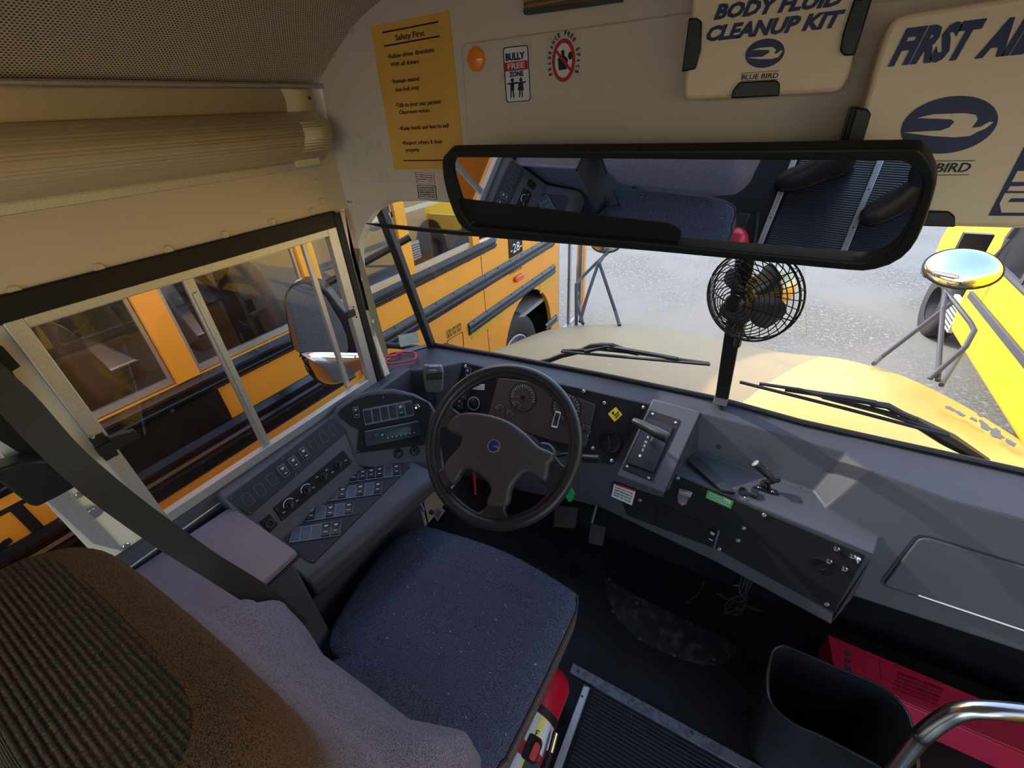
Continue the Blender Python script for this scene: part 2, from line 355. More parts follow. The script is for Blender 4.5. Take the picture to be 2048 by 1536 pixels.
ad = t.nodes.new('ShaderNodeMath'); t.links.new(sx.outputs[1], ad.inputs[0]); t.links.new(sx.outputs[2], ad.inputs[1]); cb = t.nodes.new('ShaderNodeCombineXYZ'); t.links.new(ad.outputs[0], cb.inputs[0]); t.links.new(sx.outputs[0], cb.inputs[1]); t.links.new(cb.outputs[0], wv_.inputs[0])
mxo = [l.from_socket for l in t.links if l.to_socket == t.nodes['Principled BSDF'].inputs['Base Color']][0]; nz = t.nodes.new('ShaderNodeTexNoise'); nz.inputs['Scale'].default_value = 500; t.links.new(tc.outputs['Object'], nz.inputs[0]); rg = t.nodes.new('ShaderNodeMapRange'); rg.inputs[1].default_value = .4; rg.inputs[2].default_value = .62; t.links.new(nz.outputs[0], rg.inputs[0]); m9 = t.nodes.new('ShaderNodeMix'); m9.data_type = 'RGBA'; m9.blend_type = 'MULTIPLY'; m9.inputs[7].default_value = (.35, .3, .28, 1); t.links.new(rg.outputs[0], m9.inputs[0]); t.links.new(mxo, m9.inputs[6]); t.links.new(m9.outputs[2], t.nodes['Principled BSDF'].inputs['Base Color'])
M['blind'] = wave_mat('tan_pleated_blind', (.36, .21, .10), (.16, .09, .04), .8, 40, 'Z', .003)
def screw(g, p, n, r=.005, h=.0022): return g.lathe(Vector(p), n, [(r, 0), (r, h*.5), (r*.75, h), (r*.35, h*.9)], 12)
# ================================================================ SHELL
WX = -1.1; YB = .93
# left wall: upper panel, header, lower panel, pillars; bus side skin outside
def ybox(x0, x1, y0, y1, z0, z1, g=None): return (g or G()).box((x0, y0, z0), (x1, y1, z1))
g = ybox(-1.13, WX, -2.6, .95, 1.432, 1.74); wl = struct('wall_left', g, M['wall'], 'cream painted steel panel above the driver side window', 'wall')
g = G()
for px, py in c(K1, 88, 530, 580, 397, 985, 290, 1313, 202, 1590, 129, 1825, 66) + c((0, 0, .3418), 1880, 1177, 1852, 1068, 1825, 946): screw(g, at(px, py, x=WX), (1, 0, 0), .0095, .006)
obj('rivet', g, M['wall'], wl)
g = G().box((-1.115, -1.2, 1.549), (-1.092, .868, 1.566)); obj('joint_strip', g, M['alu'], wl, .001)
g = G().box((-1.13, -2.6, 1.39), (-1.088, .872, 1.435)); struct('trim_1', g, M['blackp'], 'black painted header strip above the side window', 'trim', bevel=.002)
g = G(); ybox(-1.13, WX, -2.6, .95, -.02, .84, g); ybox(-1.13, WX, .038, .145, .82, 1.40, g); ybox(-1.13, WX, -.85, -.75, .82, 1.4, g); ybox(-1.13, WX, -1.7, -1.6, .82, 1.4, g); ybox(-1.13, WX, .94, 1.14, -.02, .84, g)
wlo = struct('wall_left_lower', g, M['beige'], 'beige wall panel and pillar below and behind the side window', 'wall')
wlo.name = 'wall_left.001'
g = G()
for a in [(480, 1050), (760, 1360)]: screw(g, at(*c(KB, *a)[0], x=WX), (1, 0, 0), .0075, .003)
obj('rivet', g, M['steel'], wlo)
p = at(*c(KB, 555, 1150)[0], x=WX); g = G().lathe(p, (1, 0, 0), [(.019, 0), (.019, .002), (.012, .004), (.006, .0035), (.006, .006), (.002, .006)], 24); obj('large_bolt', g, M['steel'], wlo)
# grey strip along pillar rear edge
g = G().prism([at(*q, x=WX+.001) for q in c(KB, 230, 1050, 375, 990, 745, 1390, 560, 1345)], (.004, 0, 0)); obj('pillar_strip', g, M['alu'], wlo, .001)
# outer skin of this bus
g = G(); ybox(-1.17, -1.14, -5, 1.1, -.7, .84, g); ybox(-1.17, -1.14, -2.6, 1.0, 1.42, 2.02, g); ybox(-1.16, -1.13, .06, .14, .86, 1.42, g)
tag(obj('wall_outside', g, M['bus']), 'yellow outer skin of this bus below and above the side window', 'wall', None, 'structure').name = 'wall_left.002'
# side window
w1 = thing('window_1', 'sliding aluminium framed driver side window', 'window', (-1.1, .5, .88)); w1['kind'] = 'structure'
def wallpoly(pts, x0, x1, g=None): return (g or G()).prism([at(px, py, x=x1) - Vector((x1-x0, 0, 0)) for px, py in pts], (x1-x0, 0, 0))
FX0, FX1 = -1.11, -1.088
g = G().ring(Fr((FX1, 0, 0), (0, -1, 0), (1, 0, 0)), [(-.145, .862), (-.145, 1.392), (-.862, 1.392), (-.862, .862)], [(-.173, .89), (-.173, 1.368), (-.82, 1.372), (-.815, .89)], .008, -.045, 60)
# explicit rectangular frame
def rectframe(y0, y1, z0, z1, wy0, wy1, wz0, wz1, x0, x1):
    g = G(); ybox(x0, x1, y0, y0+wy0, z0, z1, g); ybox(x0, x1, y1-wy1, y1, z0, z1, g); ybox(x0, x1, y0+wy0, y1-wy1, z0, z0+wz0, g); ybox(x0, x1, y0+wy0, y1-wy1, z1-wz1, z1, g); return g
obj('window_frame', rectframe(.145, .862, .858, 1.394, .027, .032, .03, .02, FX0, FX1), M['alu'], w1, .0015)
g = G(); ybox(-1.112, -1.10, .434, .456, .886, 1.374, g); ybox(-1.103, -1.096, .440, .450, .886, 1.34, g); obj('window_divider', g, M['alu'], w1, .001)
g = G(); ybox(-1.128, -1.115, .757, .772, .886, 1.374, g); obj('sliding_stile', g, M['alu'], w1, .001)
g = G(); ybox(-1.118, -1.112, .172, .45, .89, 1.374, g); ybox(-1.126, -1.120, .45, .77, .89, 1.374, g); ybox(-1.126, -1.120, .772, .83, .89, 1.374, g); obj('pane', G().add([(-1.12, .172, .89), (-1.12, .83, .89), (-1.12, .83, 1.374), (-1.12, .172, 1.374)], [(0, 1, 2, 3)]), M['glass'], w1)
g = G(); p = at(208, 893, x=-1.088); g.obox(p, (0, 1, 0), (0, 0, 1), (1, 0, 0), .012, .03, .005); a = at(235, 885, x=-1.085); g.obox(a, (0, 1, 0), (0, 0, 1), (1, 0, 0), .035, .012, .006); b = at(238, 872, x=-1.08); g.obox(b, (0, 1, -.2), (0, 0, 1), (1, 0, 0), .018, .006, .008)
lt = obj('window_latch', g, M['plastic'], w1, .002)
g = G()
for q in c(KB, 558, 706, 614, 782): screw(g, at(*q, x=-1.082), (1, 0, 0), .0035, .002)
obj('latch_screw', g, M['steel'], lt)
g = G(); p = at(*c(KA, 605, 800)[0], x=-1.085); g.obox(p, (0, 1, 0), (0, 0, 1), (1, 0, 0), .016, .011, .004)
for q in c(KA, 628, 742, 652, 828): screw(g, at(*q, x=-1.082), (1, 0, 0), .0035, .002)
obj('front_catch', g, M['plastic'], w1, .0015)
g = wallpoly(c(KA, 640, 1310, 685, 1280, 710, 1335, 665, 1370), -1.118, -1.116); tag(obj('orange_sticker', g, M['bus']), 'small orange sticker in the lower front corner of the side window', 'sticker')
# front pillar and corner trims
g = G(); ybox(-1.13, -1.085, .862, .888, .80, 1.43, g); struct('trim_2', g, M['blackp'], 'black pillar strip at the front edge of the side window', 'trim', bevel=.003)
g = wallpoly([(672, 424), (690, 424), (716, 545), (709, 550), (790, 775), (776, 775)], -1.13, -1.086); struct('trim_3', g, M['cowl'], 'thin beige edge of the corner pillar', 'trim', bevel=.001)
g = wallpoly(c(KA, 645, 480, 690, 460, 672, 390, 680, 240, 925, 1140, 860, 1215), -1.128, -1.092); tp = struct('trim_4', g, mat('brown_grey_pillar', (.14, .115, .07), .5), 'brown grey corner pillar with screws beside the quarter glass', 'trim', bevel=.001)
g = G()
for q in c(KA, 686, 508, 789, 865): screw(g, at(*q, x=-1.091), (1, 0, 0), .006, .003)
obj('pillar_screw', g, M['steel'], tp)
# ribbed cover along the top of the wall
rc = thing('ribbed_duct_cover', 'long cream ribbed plastic duct cover above the side window', 'duct cover', (-1.1, -.2, 1.56))
prof = []
for k in range(61):
    t = k/60; z = 1.722-.158*t
    x = -1.093+.012*math.exp(-((t-.0)/.12)**2) + .062*math.sin(PI*min(1, max(0, (t-.30)/.66)))**.8*(1 if t > .3 else 0) + .006*math.sin(PI*min(1, t/.3))
    if .36 < t < .86: x += .0016*math.sin((t-.36)/.5*2*PI*13)
    prof.append((x, z))
def cover(y0, y1, dx, z1=1): return G().sheet([[(x+dx, y, z) for x, z in prof] for y in (y0, y1)])
obj('cover_panel', cover(-1.2, .86, 0), M['cover'], rc, solid=.003)
g = G(); g.sheet([[(x+.004, y, z) for (x, z), y in zip(prof, [y0+.010*math.sin(PI*k/60*2) for k in range(61)])] for y0 in (.80, .885)])
eb = obj('end_bracket', g, M['cover_end'], rc, solid=.003)
g = G(); screw(g, at(619, 196, x=-1.075), (1, .1, 0), .004); screw(g, at(611, 303, x=-1.085), (1, 0, 0), .004); obj('bracket_screw', g, M['dark'], eb)
g = G().box((-1.1, .79, 1.556), (-1.082, .862, 1.572)); obj('bracket_tab', g, M['cover_end'], rc, .001)
g = G().tube([(-1.083, -1.2, 1.728), (-1.083, .94, 1.728)], .006, 10); tag(obj('trim_5', g, M['alu']), 'thin metal bead between duct cover and perforated ceiling', 'trim', None, 'structure')
# ceiling (perforated, arched)
pr = [(-1.1, 1.735), (-1.05, 1.765), (-.97, 1.812), (-.9, 1.845), (-.8, 1.872), (-.65, 1.90), (-.4, 1.93), (0, 1.945), (.4, 1.93), (.7, 1.89), (.95, 1.82), (1.1, 1.74)]
pr = [tuple(q) for q in smooth(pr, 4)]
me = bpy.data.meshes.new('ceiling'); vs = []; uv = []; fs = []; L = 0
for i, (x, z) in enumerate(pr):
    if i: L += math.hypot(x-pr[i-1][0], z-pr[i-1][1])
    for y in (-2.6, .94): vs.append((x, y, z)); uv.append((y, L))
for i in range(len(pr)-1): fs.append((2*i, 2*i+2, 2*i+3, 2*i+1))
me.from_pydata(vs, [], fs); ul = me.uv_layers.new(name='UVMap')
for l in me.loops: ul.data[l.index].uv = uv[l.vertex_index]
for q in me.polygons: q.use_smooth = True
me.materials.append(M['perf']); ce = bpy.data.objects.new('ceiling', me); COL.objects.link(ce); tag(ce, 'arched ceiling of perforated cream steel', 'ceiling', None, 'structure')
g = G().sheet([[(x*1.08, y, z+.06) for x, z in pr] for y in (-2.6, .98)]); g.add([(-1.19, -2.6, 1.78), (-1.19, 1.0, 1.78), (-1.1, 1.0, 1.74), (-1.1, -2.6, 1.74)], [(0, 1, 2, 3)])
tag(obj('roof', g, M['bus'], solid=.02), 'yellow roof of this bus', 'roof', None, 'structure').name = 'ceiling.001'
# front bulkhead / cowl above windshield
pf = Fr((0, YB, 0), (1, 0, 0), (0, -1, 0))
lo = [(690, 427), (712, 551), (718, 546), (715, 510), (719, 478), (731, 447), (748, 424), (770, 409), (800, 403), (850, 402), (1000, 412), (1300, 425), (1900, 452), (2048, 456)]
top = [(x, z+.0) for x, z in pr if x > -1.08]
pol = [pf.px(*q) for q in lo]+[(1.1, 1.47), (1.1, 1.74)]+[(x, z) for x, z in reversed(top)]+[(-1.085, 1.73)]
g = G().slab(pf, pol, .028, -.028); wf = struct('wall_front', g, M['cowl'], 'grey beige fibreglass bulkhead above the windshield', 'wall')
# pressed border and raised field
g = G(); fld = [pf.px(*q) for q in [(925, 88), (1240, 45), (1400, 22), (1800, 0), (2048, -20), (2048, 425), (1500, 412), (948, 400)]]
g.slab(pf, rnd(fld, .02), .006); obj('raised_field', g, M['cowl'], wf, .003, 3)
g = G()
for q in [(704, 59), (668, 107)]: screw(g, hit(*q, pf.o, pf.n), pf.n, .008, .004)
obj('rivet', g, M['wall'], wf)
g = G(); g.box((1.13, .2, 1.50), (1.16, 1.1, 1.76)).box((1.13, 1.0, -.02), (1.16, 1.25, 1.52)); tag(obj('wall_right', g, M['wall']), 'right side wall of this bus around the open doorway', 'wall', None, 'structure')
g = G().slab(pf, PX(pf, c(KT, 60, 780, 320, 775, 375, 1070, 150, 1065)), .0008); tag(obj('tape_residue', g, M['tape']), 'pale rectangle of old tape residue left of the yellow safety notice', 'tape residue')
pq = pf.up(.006)
# windshield
WB = [at(865, 690, z=.86), at(1000, 712, z=.86), at(1200, 750, z=.86), at(1440, 800, z=.86), at(1600, 845, z=.86), at(1800, 890, z=.86), at(2048, 945, z=.86), Vector((1.05, 1.17, .86))]
WT = []
for p in WB:
    t = (p.x+1.085)/1.085; WT.append(Vector((p.x*.955, .965+.03*(1-abs(p.x)/1.1), 1.475)))
WT[0] = at(757, 425, y=.965)
def glassrow(i0, i1): return G().sheet([WB[i0:i1+1], WT[i0:i1+1]])
w2 = thing('window_2', 'left half of the windshield in front of the driver', 'windshield', WB[1]); w2['kind'] = 'structure'; obj('pane', glassrow(0, 3), M['glass'], w2)
w3 = thing('window_3', 'right half of the windshield behind the first aid box', 'windshield', WB[5]); w3['kind'] = 'structure'; obj('pane', glassrow(3, 7), M['glass'], w3)
w4 = thing('window_4', 'small quarter glass between corner pillar and windshield post', 'window', at(800, 700, z=.86)); w4['kind'] = 'structure'
QB = Vector((-1.1, .97, .86)); QT = Vector((-1.09, .94, 1.44)); obj('pane', G().add([QB, WB[0], WT[0], QT], [(0, 1, 2, 3)]), M['glass'], w4)
g = G().strip([WT[0]+Vector((0, 0, .06)), WB[0]-Vector((0, 0, .03))], [(.026, .006, 0)]*2, .03); struct('trim_6', g, M['rubber'], 'black left windshield post', 'trim', bevel=.003)
a = at(1443, 800, y=WB[3].y-.02); b_ = at(1492, 510, y=1.0)
g = G().strip([b_+(b_-a)*.4, a], [(.036, 0, 0)]*2, .022); cp = struct('trim_7', g, M['rubber'], 'black centre post of the windshield', 'trim', bevel=.003)
g = G().strip([at(1446, 785, y=1.215), at(1440, 805, y=1.22)], [(.038, 0, 0)]*2, .028); obj('post_foot', g, M['alu'], cp, .002)
g = G().tube([p+Vector((0, -.004, .006)) for p in WB], .008, 8); struct('trim_8', g, M['rubber'], 'black rubber seal along the windshield bottom', 'trim')
g = G().strip([at(370+740-370, 0, y=.9)]*1+[at(741, 1, y=.9)], [(0, 0, .01)]*2, .001) if False else None
# stickers in quarter glass and windshield corner
qd = QB; qf = fr3(QB, WB[0], QT)
g = G().slab(qf, rnd(PX(qf, c(KW, 225, 1110, 380, 1080, 400, 1165, 245, 1205)), .006), .001, .002); tag(obj('window_sticker', g, mat('pale_green_film', (.30, .38, .33), .4)), 'pale green faded sticker at the bottom of the quarter glass', 'sticker')
# floor, firewall
g = G().box((-1.13, -5, -.04), (1.2, 1.3, 0)); struct('floor', g, M['floor'], 'black rubber floor', 'floor')
g = G().box((-1.13, 1.262, -.02), (1.2, 1.30, .80)); struct('wall_firewall', g, M['floor'], 'black firewall below the dashboard', 'wall').name = 'wall_front.001'
FL = Fr((0, 0, 0), (1, 0, 0), (0, 0, 1))
g = G().box((-.155, -3, 0), (.130, .665, .005)).box((.158, -3, 0), (.55, .665, .005)).box((.130, .30, 0), (.158, .665, .005)); tag(obj('aisle_mat', g, M['ribf']), 'black ribbed rubber aisle mat', 'mat', None, 'structure').name = 'trim_9'
g = G().box((-.25, .665, 0), (.6, .70, .008)); s1 = struct('trim_10', g, M['alud'], 'aluminium cross strip at the front end of the aisle mat', 'trim', bevel=.002)
g = G()
for q in c(K8, 447, 980, 760, 1148, 1100, 1337): screw(g, at(*q, z=.008), (0, 0, 1), .006, .003)
obj('strip_screw', g, M['dark'], s1)
g = G().box((-.192, -3, 0), (-.168, .655, .012)); s2 = struct('trim_11', g, M['alu'], 'aluminium strip along the left edge of the aisle mat', 'trim', bevel=.003)
g = G(); [screw(g, at(*q, z=.012), (0, 0, 1), .004, .001) for q in c(KE, 945, 505, 902, 640)]; [screw(g, (-.18, y, .012), (0, 0, 1), .004, .001) for y in (.3, .12, -.08, -.28)]; obj('strip_screw', g, M['dark'], s2)
g = G().box((.132, -3, 0), (.156, .30, .012)); s3 = struct('trim_12', g, M['alu'], 'aluminium strip along the right edge of the aisle mat', 'trim', bevel=.003)
g = G(); [screw(g, (.144, y, .012), (0, 0, 1), .004, .001) for y in (.27, .1, -.08, -.26, -.44)]; obj('strip_screw', g, M['dark'], s3)
g = G().slab(FL, [tuple(q) for q in smooth(PX(FL, c(K8, 600, 450, 650, 640, 800, 800, 1000, 895, 1200, 945, 1320, 900, 1335, 820, 1000, 660, 720, 520)), 5, True)], .004); dp = tag(obj('floor_access_plate', g, mat('worn_floor_plate', (.016, .016, .02), .4, speck=(25, (.05, .05, .06), .5, .7))), 'scuffed oval access plate screwed to the floor under the dashboard', 'plate')
g = G(); [screw(g, at(*q, z=.004), (0, 0, 1), .006) for q in c(K8, 628, 455, 645, 640, 800, 795, 997, 890, 1225, 912, 785, 590)]; obj('plate_screw', g, M['dark'], dp)
# ================================================================ THINGS ON THE BULKHEAD
sn = thing('safety_notice', 'yellowed paper safety notice with black text taped to the bulkhead', 'notice', hit(830, 340, pf.o, pf.n))
Q = c(KT, 268, 157, 728, 62, 820, 985, 408, 995); g = G().slab(pf, PX(pf, Q), .0008, .0006); obj('paper_sheet', g, M['paper'], sn)
ps = pf.up(.0014); g = G()
def T(g, fr, s, K, x0, y0, x1, y1, cap, **k):
    k.setdefault('bold', .014)
    a, b = fr.px(*c(K, x0, y0)[0]), fr.px(*c(K, x1, y1)[0]); s_ = fr.px(*c(K, x0, y0-cap)[0]); h = math.hypot(s_[0]-a[0], s_[1]-a[1]); return text_geo(s, fr, a, b, h, g=g, **k)
T(g, ps, 'Safety First', KT, 415, 238, 585, 208, 33, bold=.012); T(g, ps, '•Follow driver directions', KT, 370, 345, 640, 303, 25); T(g, ps, 'With all drivers', KT, 388, 390, 552, 370, 24, shear=.25)
T(g, ps, '•Remain seated', KT, 392, 490, 553, 470, 24); T(g, ps, 'Seat belt snug', KT, 412, 537, 553, 520, 22, shear=.25); T(g, ps, '•Talk to your seat partner', KT, 415, 630, 682, 605, 24)
T(g, ps, 'Classroom voices', KT, 436, 668, 613, 655, 22, shear=.25); T(g, ps, '•Keep hands and feet to self', KT, 440, 762, 728, 745, 22); T(g, ps, '•Respect others & their', KT, 455, 847, 690, 838, 22); T(g, ps, 'property', KT, 475, 888, 553, 885, 22)
for a in [(335, 187, 662, 123, 665, 132, 336, 196), (345, 266, 670, 207, 672, 216, 347, 275), (460, 936, 765, 933, 765, 940, 460, 943)]: g.slab(ps, PX(ps, c(KT, *a)), .0006)
obj('lettering', g, M['ink'], sn)
# clearance light
p = hit(954, 119, pq.o, pq.n); g = G().lathe(p, pf.n, [(.0205, 0), (.0205, .005), (.018, .008), (.016, .0085), (.010, .012), (.003, .013)], 28); tag(obj('marker_light', g, M['orange_l']), 'round orange marker light on the bulkhead beside the safety notice', 'light')
# bully sticker
bs = thing('bully_free_zone_sticker', 'white upright sticker reading bully free zone on the bulkhead', 'sticker', hit(1035, 205, pq.o, pq.n))
obj('backing', G().slab(pq, PX(pq, c(KT, 1010, 238, 1205, 215, 1225, 612, 1040, 632)), .0006), M['tape'], bs)
r1 = rnd(PX(pq, c(KT, 1042, 278, 1190, 262, 1207, 590, 1062, 602)), .006); obj('face', G().slab(pq, r1, .0006, .0006), M['label'], bs)
r2 = rnd(PX(pq, c(KT, 1047, 284, 1185, 268, 1202, 585, 1067, 597)), .005); obj('border', G().ring(pq, r1, r2, .0005, .0012), M['navy'], bs)
obj('red_band', G().slab(pq, PX(pq, c(KT, 1050, 368, 1187, 352, 1190, 405, 1054, 420)), .0005, .0012), M['redp'], bs)
g = G(); pb = pq.up(.0014); T(g, pb, 'BULLY', KT, 1058, 356, 1170, 343, 40, bold=.04); T(g, pb, 'ZONE', KT, 1080, 450, 1162, 442, 28, bold=.04)
def kid(g, hx, hy, skirt):
    g.slab(pb, ell(pb, *c(KT, hx, hy)[0], .0035), .0005)
    for a in ([hx-30, hy+18, hx+30, hy+8, hx+30, hy+16, hx+10, hy+22, hx-10, hy+22, hx-30, hy+26], [hx-12, hy+18, hx+12, hy+18, hx+(18 if skirt else 10), hy+62, hx-(18 if skirt else 10), hy+62], [hx-9, hy+62, hx-2, hy+62, hx-4, hy+104, hx-10, hy+104], [hx+2, hy+62, hx+9, hy+62, hx+13, hy+102, hx+6, hy+102]): g.slab(pb, PX(pb, c(KT, *a)), .0005)
kid(g, 1096, 470, 0); kid(g, 1146, 466, 1); obj('lettering', g, M['navy'], bs)
g = G(); T(g, pq.up(.0018), 'FREE', KT, 1070, 405, 1168, 395, 32, bold=.022); obj('band_lettering', g, M['label'], bs)
# fragrance sticker
fs_ = thing('fragrance_free_sticker', 'square sticker with red crossed circle reading fragrance free space', 'sticker', hit(1125, 165, pq.o, pq.n))
obj('backing', G().slab(pq, PX(pq, c(KT, 1282, 205, 1495, 175, 1497, 488, 1288, 502)), .0006), M['tape'], fs_)
o_ = ell(pq, *c(KT, 1397, 355)[0], .0235, .033); i_ = ell(pq, *c(KT, 1397, 355)[0], .0175, .0262); obj('white_disc', G().slab(pq, i_, .0005, .0006), M['label'], fs_)
g = G().ring(pq, o_, i_, .0008, .0006); g.slab(pq, PX(pq, c(KT, 1345, 300, 1358, 290, 1447, 405, 1436, 418)), .0008, .0012); obj('prohibition_ring', g, M['redp'], fs_)
g = G(); pb = pq.up(.001); g.slab(pb, PX(pb, c(KT, 1362, 345, 1382, 325, 1402, 325, 1422, 345, 1415, 405, 1368, 412)), .0005); g.slab(pb, PX(pb, c(KT, 1382, 295, 1400, 293, 1402, 325, 1384, 326)), .0005); g.slab(pb, ell(pb, *c(KT, 1436, 325)[0], .0045, .006), .0005)
ctr = pb.px(*c(KT, 1397, 355)[0]); tx = 'FRAGRANCE FREE SPACE'
for k, ch in enumerate(tx):
    if ch == ' ': continue
    a = math.radians(208-k*(236/(len(tx)-1))); q = (ctr[0]+.0265*math.cos(a), ctr[1]+.0372*math.sin(a)); tn = Vector((.0265*math.sin(a), -.0372*math.cos(a))).normalized()
    text_geo(ch, pb, (q[0]-tn.x*.0021, q[1]-tn.y*.0021), (q[0]+tn.x*.0021, q[1]+tn.y*.0021), .0066, g=g, bold=.035)
obj('lettering', g, M['ink'], fs_)
# small data labels
def small_label(name, label, fr, K, quad, lines, colt, colb, border=False):
    t = thing(name, label, 'label', hit(*c(K, *quad[:2])[0], fr.o, fr.n)); obj('backing', G().slab(fr, PX(fr, c(K, *quad)), .0006), colb, t)
    q = [Vector(fr.px(*p)) for p in c(K, *quad)]; g = G(); f2 = fr.up(.0008); n = len(lines)
    for i, s in enumerate(lines):
        v0 = .10+.8*(i+.78)/n; a = q[0].lerp(q[3], v0).lerp(q[1].lerp(q[2], v0), .08); b = q[0].lerp(q[3], v0).lerp(q[1].lerp(q[2], v0), .92); text_geo(s, f2, a, b, (q[3]-q[0]).length*.8/n*.62, g=g)
    if border:
        cc = (q[0]+q[1]+q[2]+q[3])/4; g.ring(fr, [tuple(p) for p in q], [tuple(cc+(p-cc)*.93) for p in q], .0004, .0006, n=40)
    obj('lettering', g, colt, t); return t
small_label('warning_label', 'small white label with red lettering below the safety notice', pf, KT, (530, 1008, 638, 1015, 645, 1078, 538, 1072), ['THE DRIVER MUST REMAIN', 'AUTHORIZED PERSONNEL', 'BEFORE MOVING THIS BUS', 'IN FULL CLEAR'], M['redp'], M['label'], True)
small_label('attention_label', 'small grey label of fine print under the red lettered label', pf, KT, (540, 1082, 648, 1085, 658, 1168, 548, 1162), ['ATTENTION DRIVER', 'CHECK ALL EXITS AND', 'CONTROLS BEFORE EACH', 'TRIP AND REPORT ANY', 'DEFECT TO THE SHOP'], M['ink'], M['tape'], True)
tag(obj('tan_label', G().slab(pf, PX(pf, c(KT, 260, 1128, 340, 1132, 342, 1152, 260, 1148)), .0008), M['cover_end']), 'tiny tan strip label near the lower left bulkhead corner', 'label')
small_label('square_label', 'tiny white square label in the lower left bulkhead corner', pf, KT, (132, 1165, 165, 1168, 168, 1198, 135, 1195), ['NO'], M['ink'], M['label'])
# blind
g = G().slab(pf, PX(pf, c(KT, 1185, -90, 1760, -150, 1745, 0, 1185, 70)), .012, .004); hb = thing('pleated_blind', 'tan pleated blind at the top of the bulkhead', 'blind', hit(1150, 0, pf.o, pf.n)); obj('blind_fabric', g, M['blind'], hb)
g = G().slab(pf, PX(pf, c(KT, 1185, 66, 1750, -10, 1750, 14, 1187, 92)), .016, .002); obj('bottom_bar', g, M['dark'], hb, .001)
# kits
def emblem(fr, K, cx, cy, rx, ry, rot, parent, bird, navy=None):
    """blue oval with a white bird; bird polygon given in photo crop coordinates"""
    ea = fr.px(*c(K, cx, cy)[0]); p1 = fr.px(*c(K, cx+rx*math.cos(rot), cy-rx*math.sin(rot))[0]); p2 = fr.px(*c(K, cx+ry*math.sin(rot), cy+ry*math.cos(rot))[0])
    A = Vector(p1)-Vector(ea); B = Vector(p2)-Vector(ea); o = [tuple(Vector(ea)+A*math.cos(t)+B*math.sin(t)) for t in [2*PI*k/40 for k in range(40)]]
    obj('emblem_oval', G().slab(fr, o, .0008), M['navy'], parent)
    curve_mesh('emblem_bird', [[fr.px(*q) for q in bird]], fr, .0006, 0, M['kit'], parent, .0008)
fk = Fr((0, .868, 0), (1, 0, 0), (0, -1, 0)); fk0 = Fr((0, .92, 0), (1, 0, 0), (0, -1, 0))
kb = thing('body_fluid_cleanup_kit', 'cream plastic box lettered body fluid cleanup kit in black brackets', 'kit box', hit(1530, 190, fk.o, fk.n))
Qk = rnd(PX(fk, c(KU, 125, -200, 1170, -300, 1030, 440, 970, 540, 62, 588, 55, 520)), .018); obj('case_lid', G().slab(fk, Qk, .02, -.02), M['kit'], kb, .006, 3)
cen = Vector((sum(a for a, b in Qk)/len(Qk), sum(b for a, b in Qk)/len(Qk))); obj('case_base', G().slab(fk, [tuple(cen+(Vector(q)-cen)*.985) for q in Qk], .03, -.052), M['kit'], kb, .004, 2)
g = G(); f2 = fk.up(.0004)
def TS(g, fr, s, K, x0, y0, x1, y1, cap, sh=.22, bold=True, th=.0008):
    n0 = len(g.v); T(g, fr, s, K, x0, y0, x1, y1, cap, shear=sh, th=th)
    return g
def bold_text(name, items, fr, K, mt, parent, off=.0008, sh=.22):
    cu_g = G()
    for (s, x0, y0, x1, y1, cap) in items:
        a, b = Vector(fr.px(*c(K, x0, y0)[0])), Vector(fr.px(*c(K, x1, y1)[0])); s_ = Vector(fr.px(*c(K, x0, y0-cap)[0])); h = (s_-a).length; d = (b-a).normalized(); e = Vector((-d.y, d.x))
        text_geo(s, fr, a, b, h, shear=sh, th=.0008, g=cu_g, bold=off)
    return obj(name, cu_g, mt, parent)
bold_text('lettering', [('BODY FLUID', 232, 112, 985, 28, 78), ('CLEANUP KIT', 185, 240, 980, 152, 78)], f2, KU, M['navy'], kb, .05)
emblem(f2, KU, 530, 313, 120, 82, .28, kb, c(KU, 425, 338, 520, 332, 560, 305, 555, 292, 455, 293, 505, 280, 575, 275, 598, 290, 585, 315, 605, 312, 625, 295, 637, 298, 610, 335, 570, 345, 500, 346))
g = G(); T(g, f2, 'BLUE BIRD', KU, 392, 466, 607, 455, 28); [g.slab(f2, PX(f2, c(KU, *a)), .0005) for a in ((390, 428, 615, 412, 615, 415, 390, 431), (392, 473, 607, 463, 607, 466, 392, 476))]; obj('brand_lettering', g, M['ink'], kb)
for K_, q in ((KU, (92, 108, 140, 108, 168, 130, 162, 290, 130, 405, 50, 422)), (KU, (1050, 0, 1160, -10, 1055, 325, 995, 330, 968, 300, 985, 200)), (KU, (385, 480, 600, 468, 622, 490, 618, 562, 337, 577, 345, 530))):
    g = G().slab(fk, PX(fk, c(K_, *q)), .004, .004); g.slab(fk, PX(fk, c(K_, *q)), .004, -.052) if False else None; obj('bracket', g, M['plastic'], kb, .002)
g = G().slab(fk, PX(fk, c(KU, 60, 300, 50, 422, -10, 440, 0, 300)), .03, -.055) if False else None
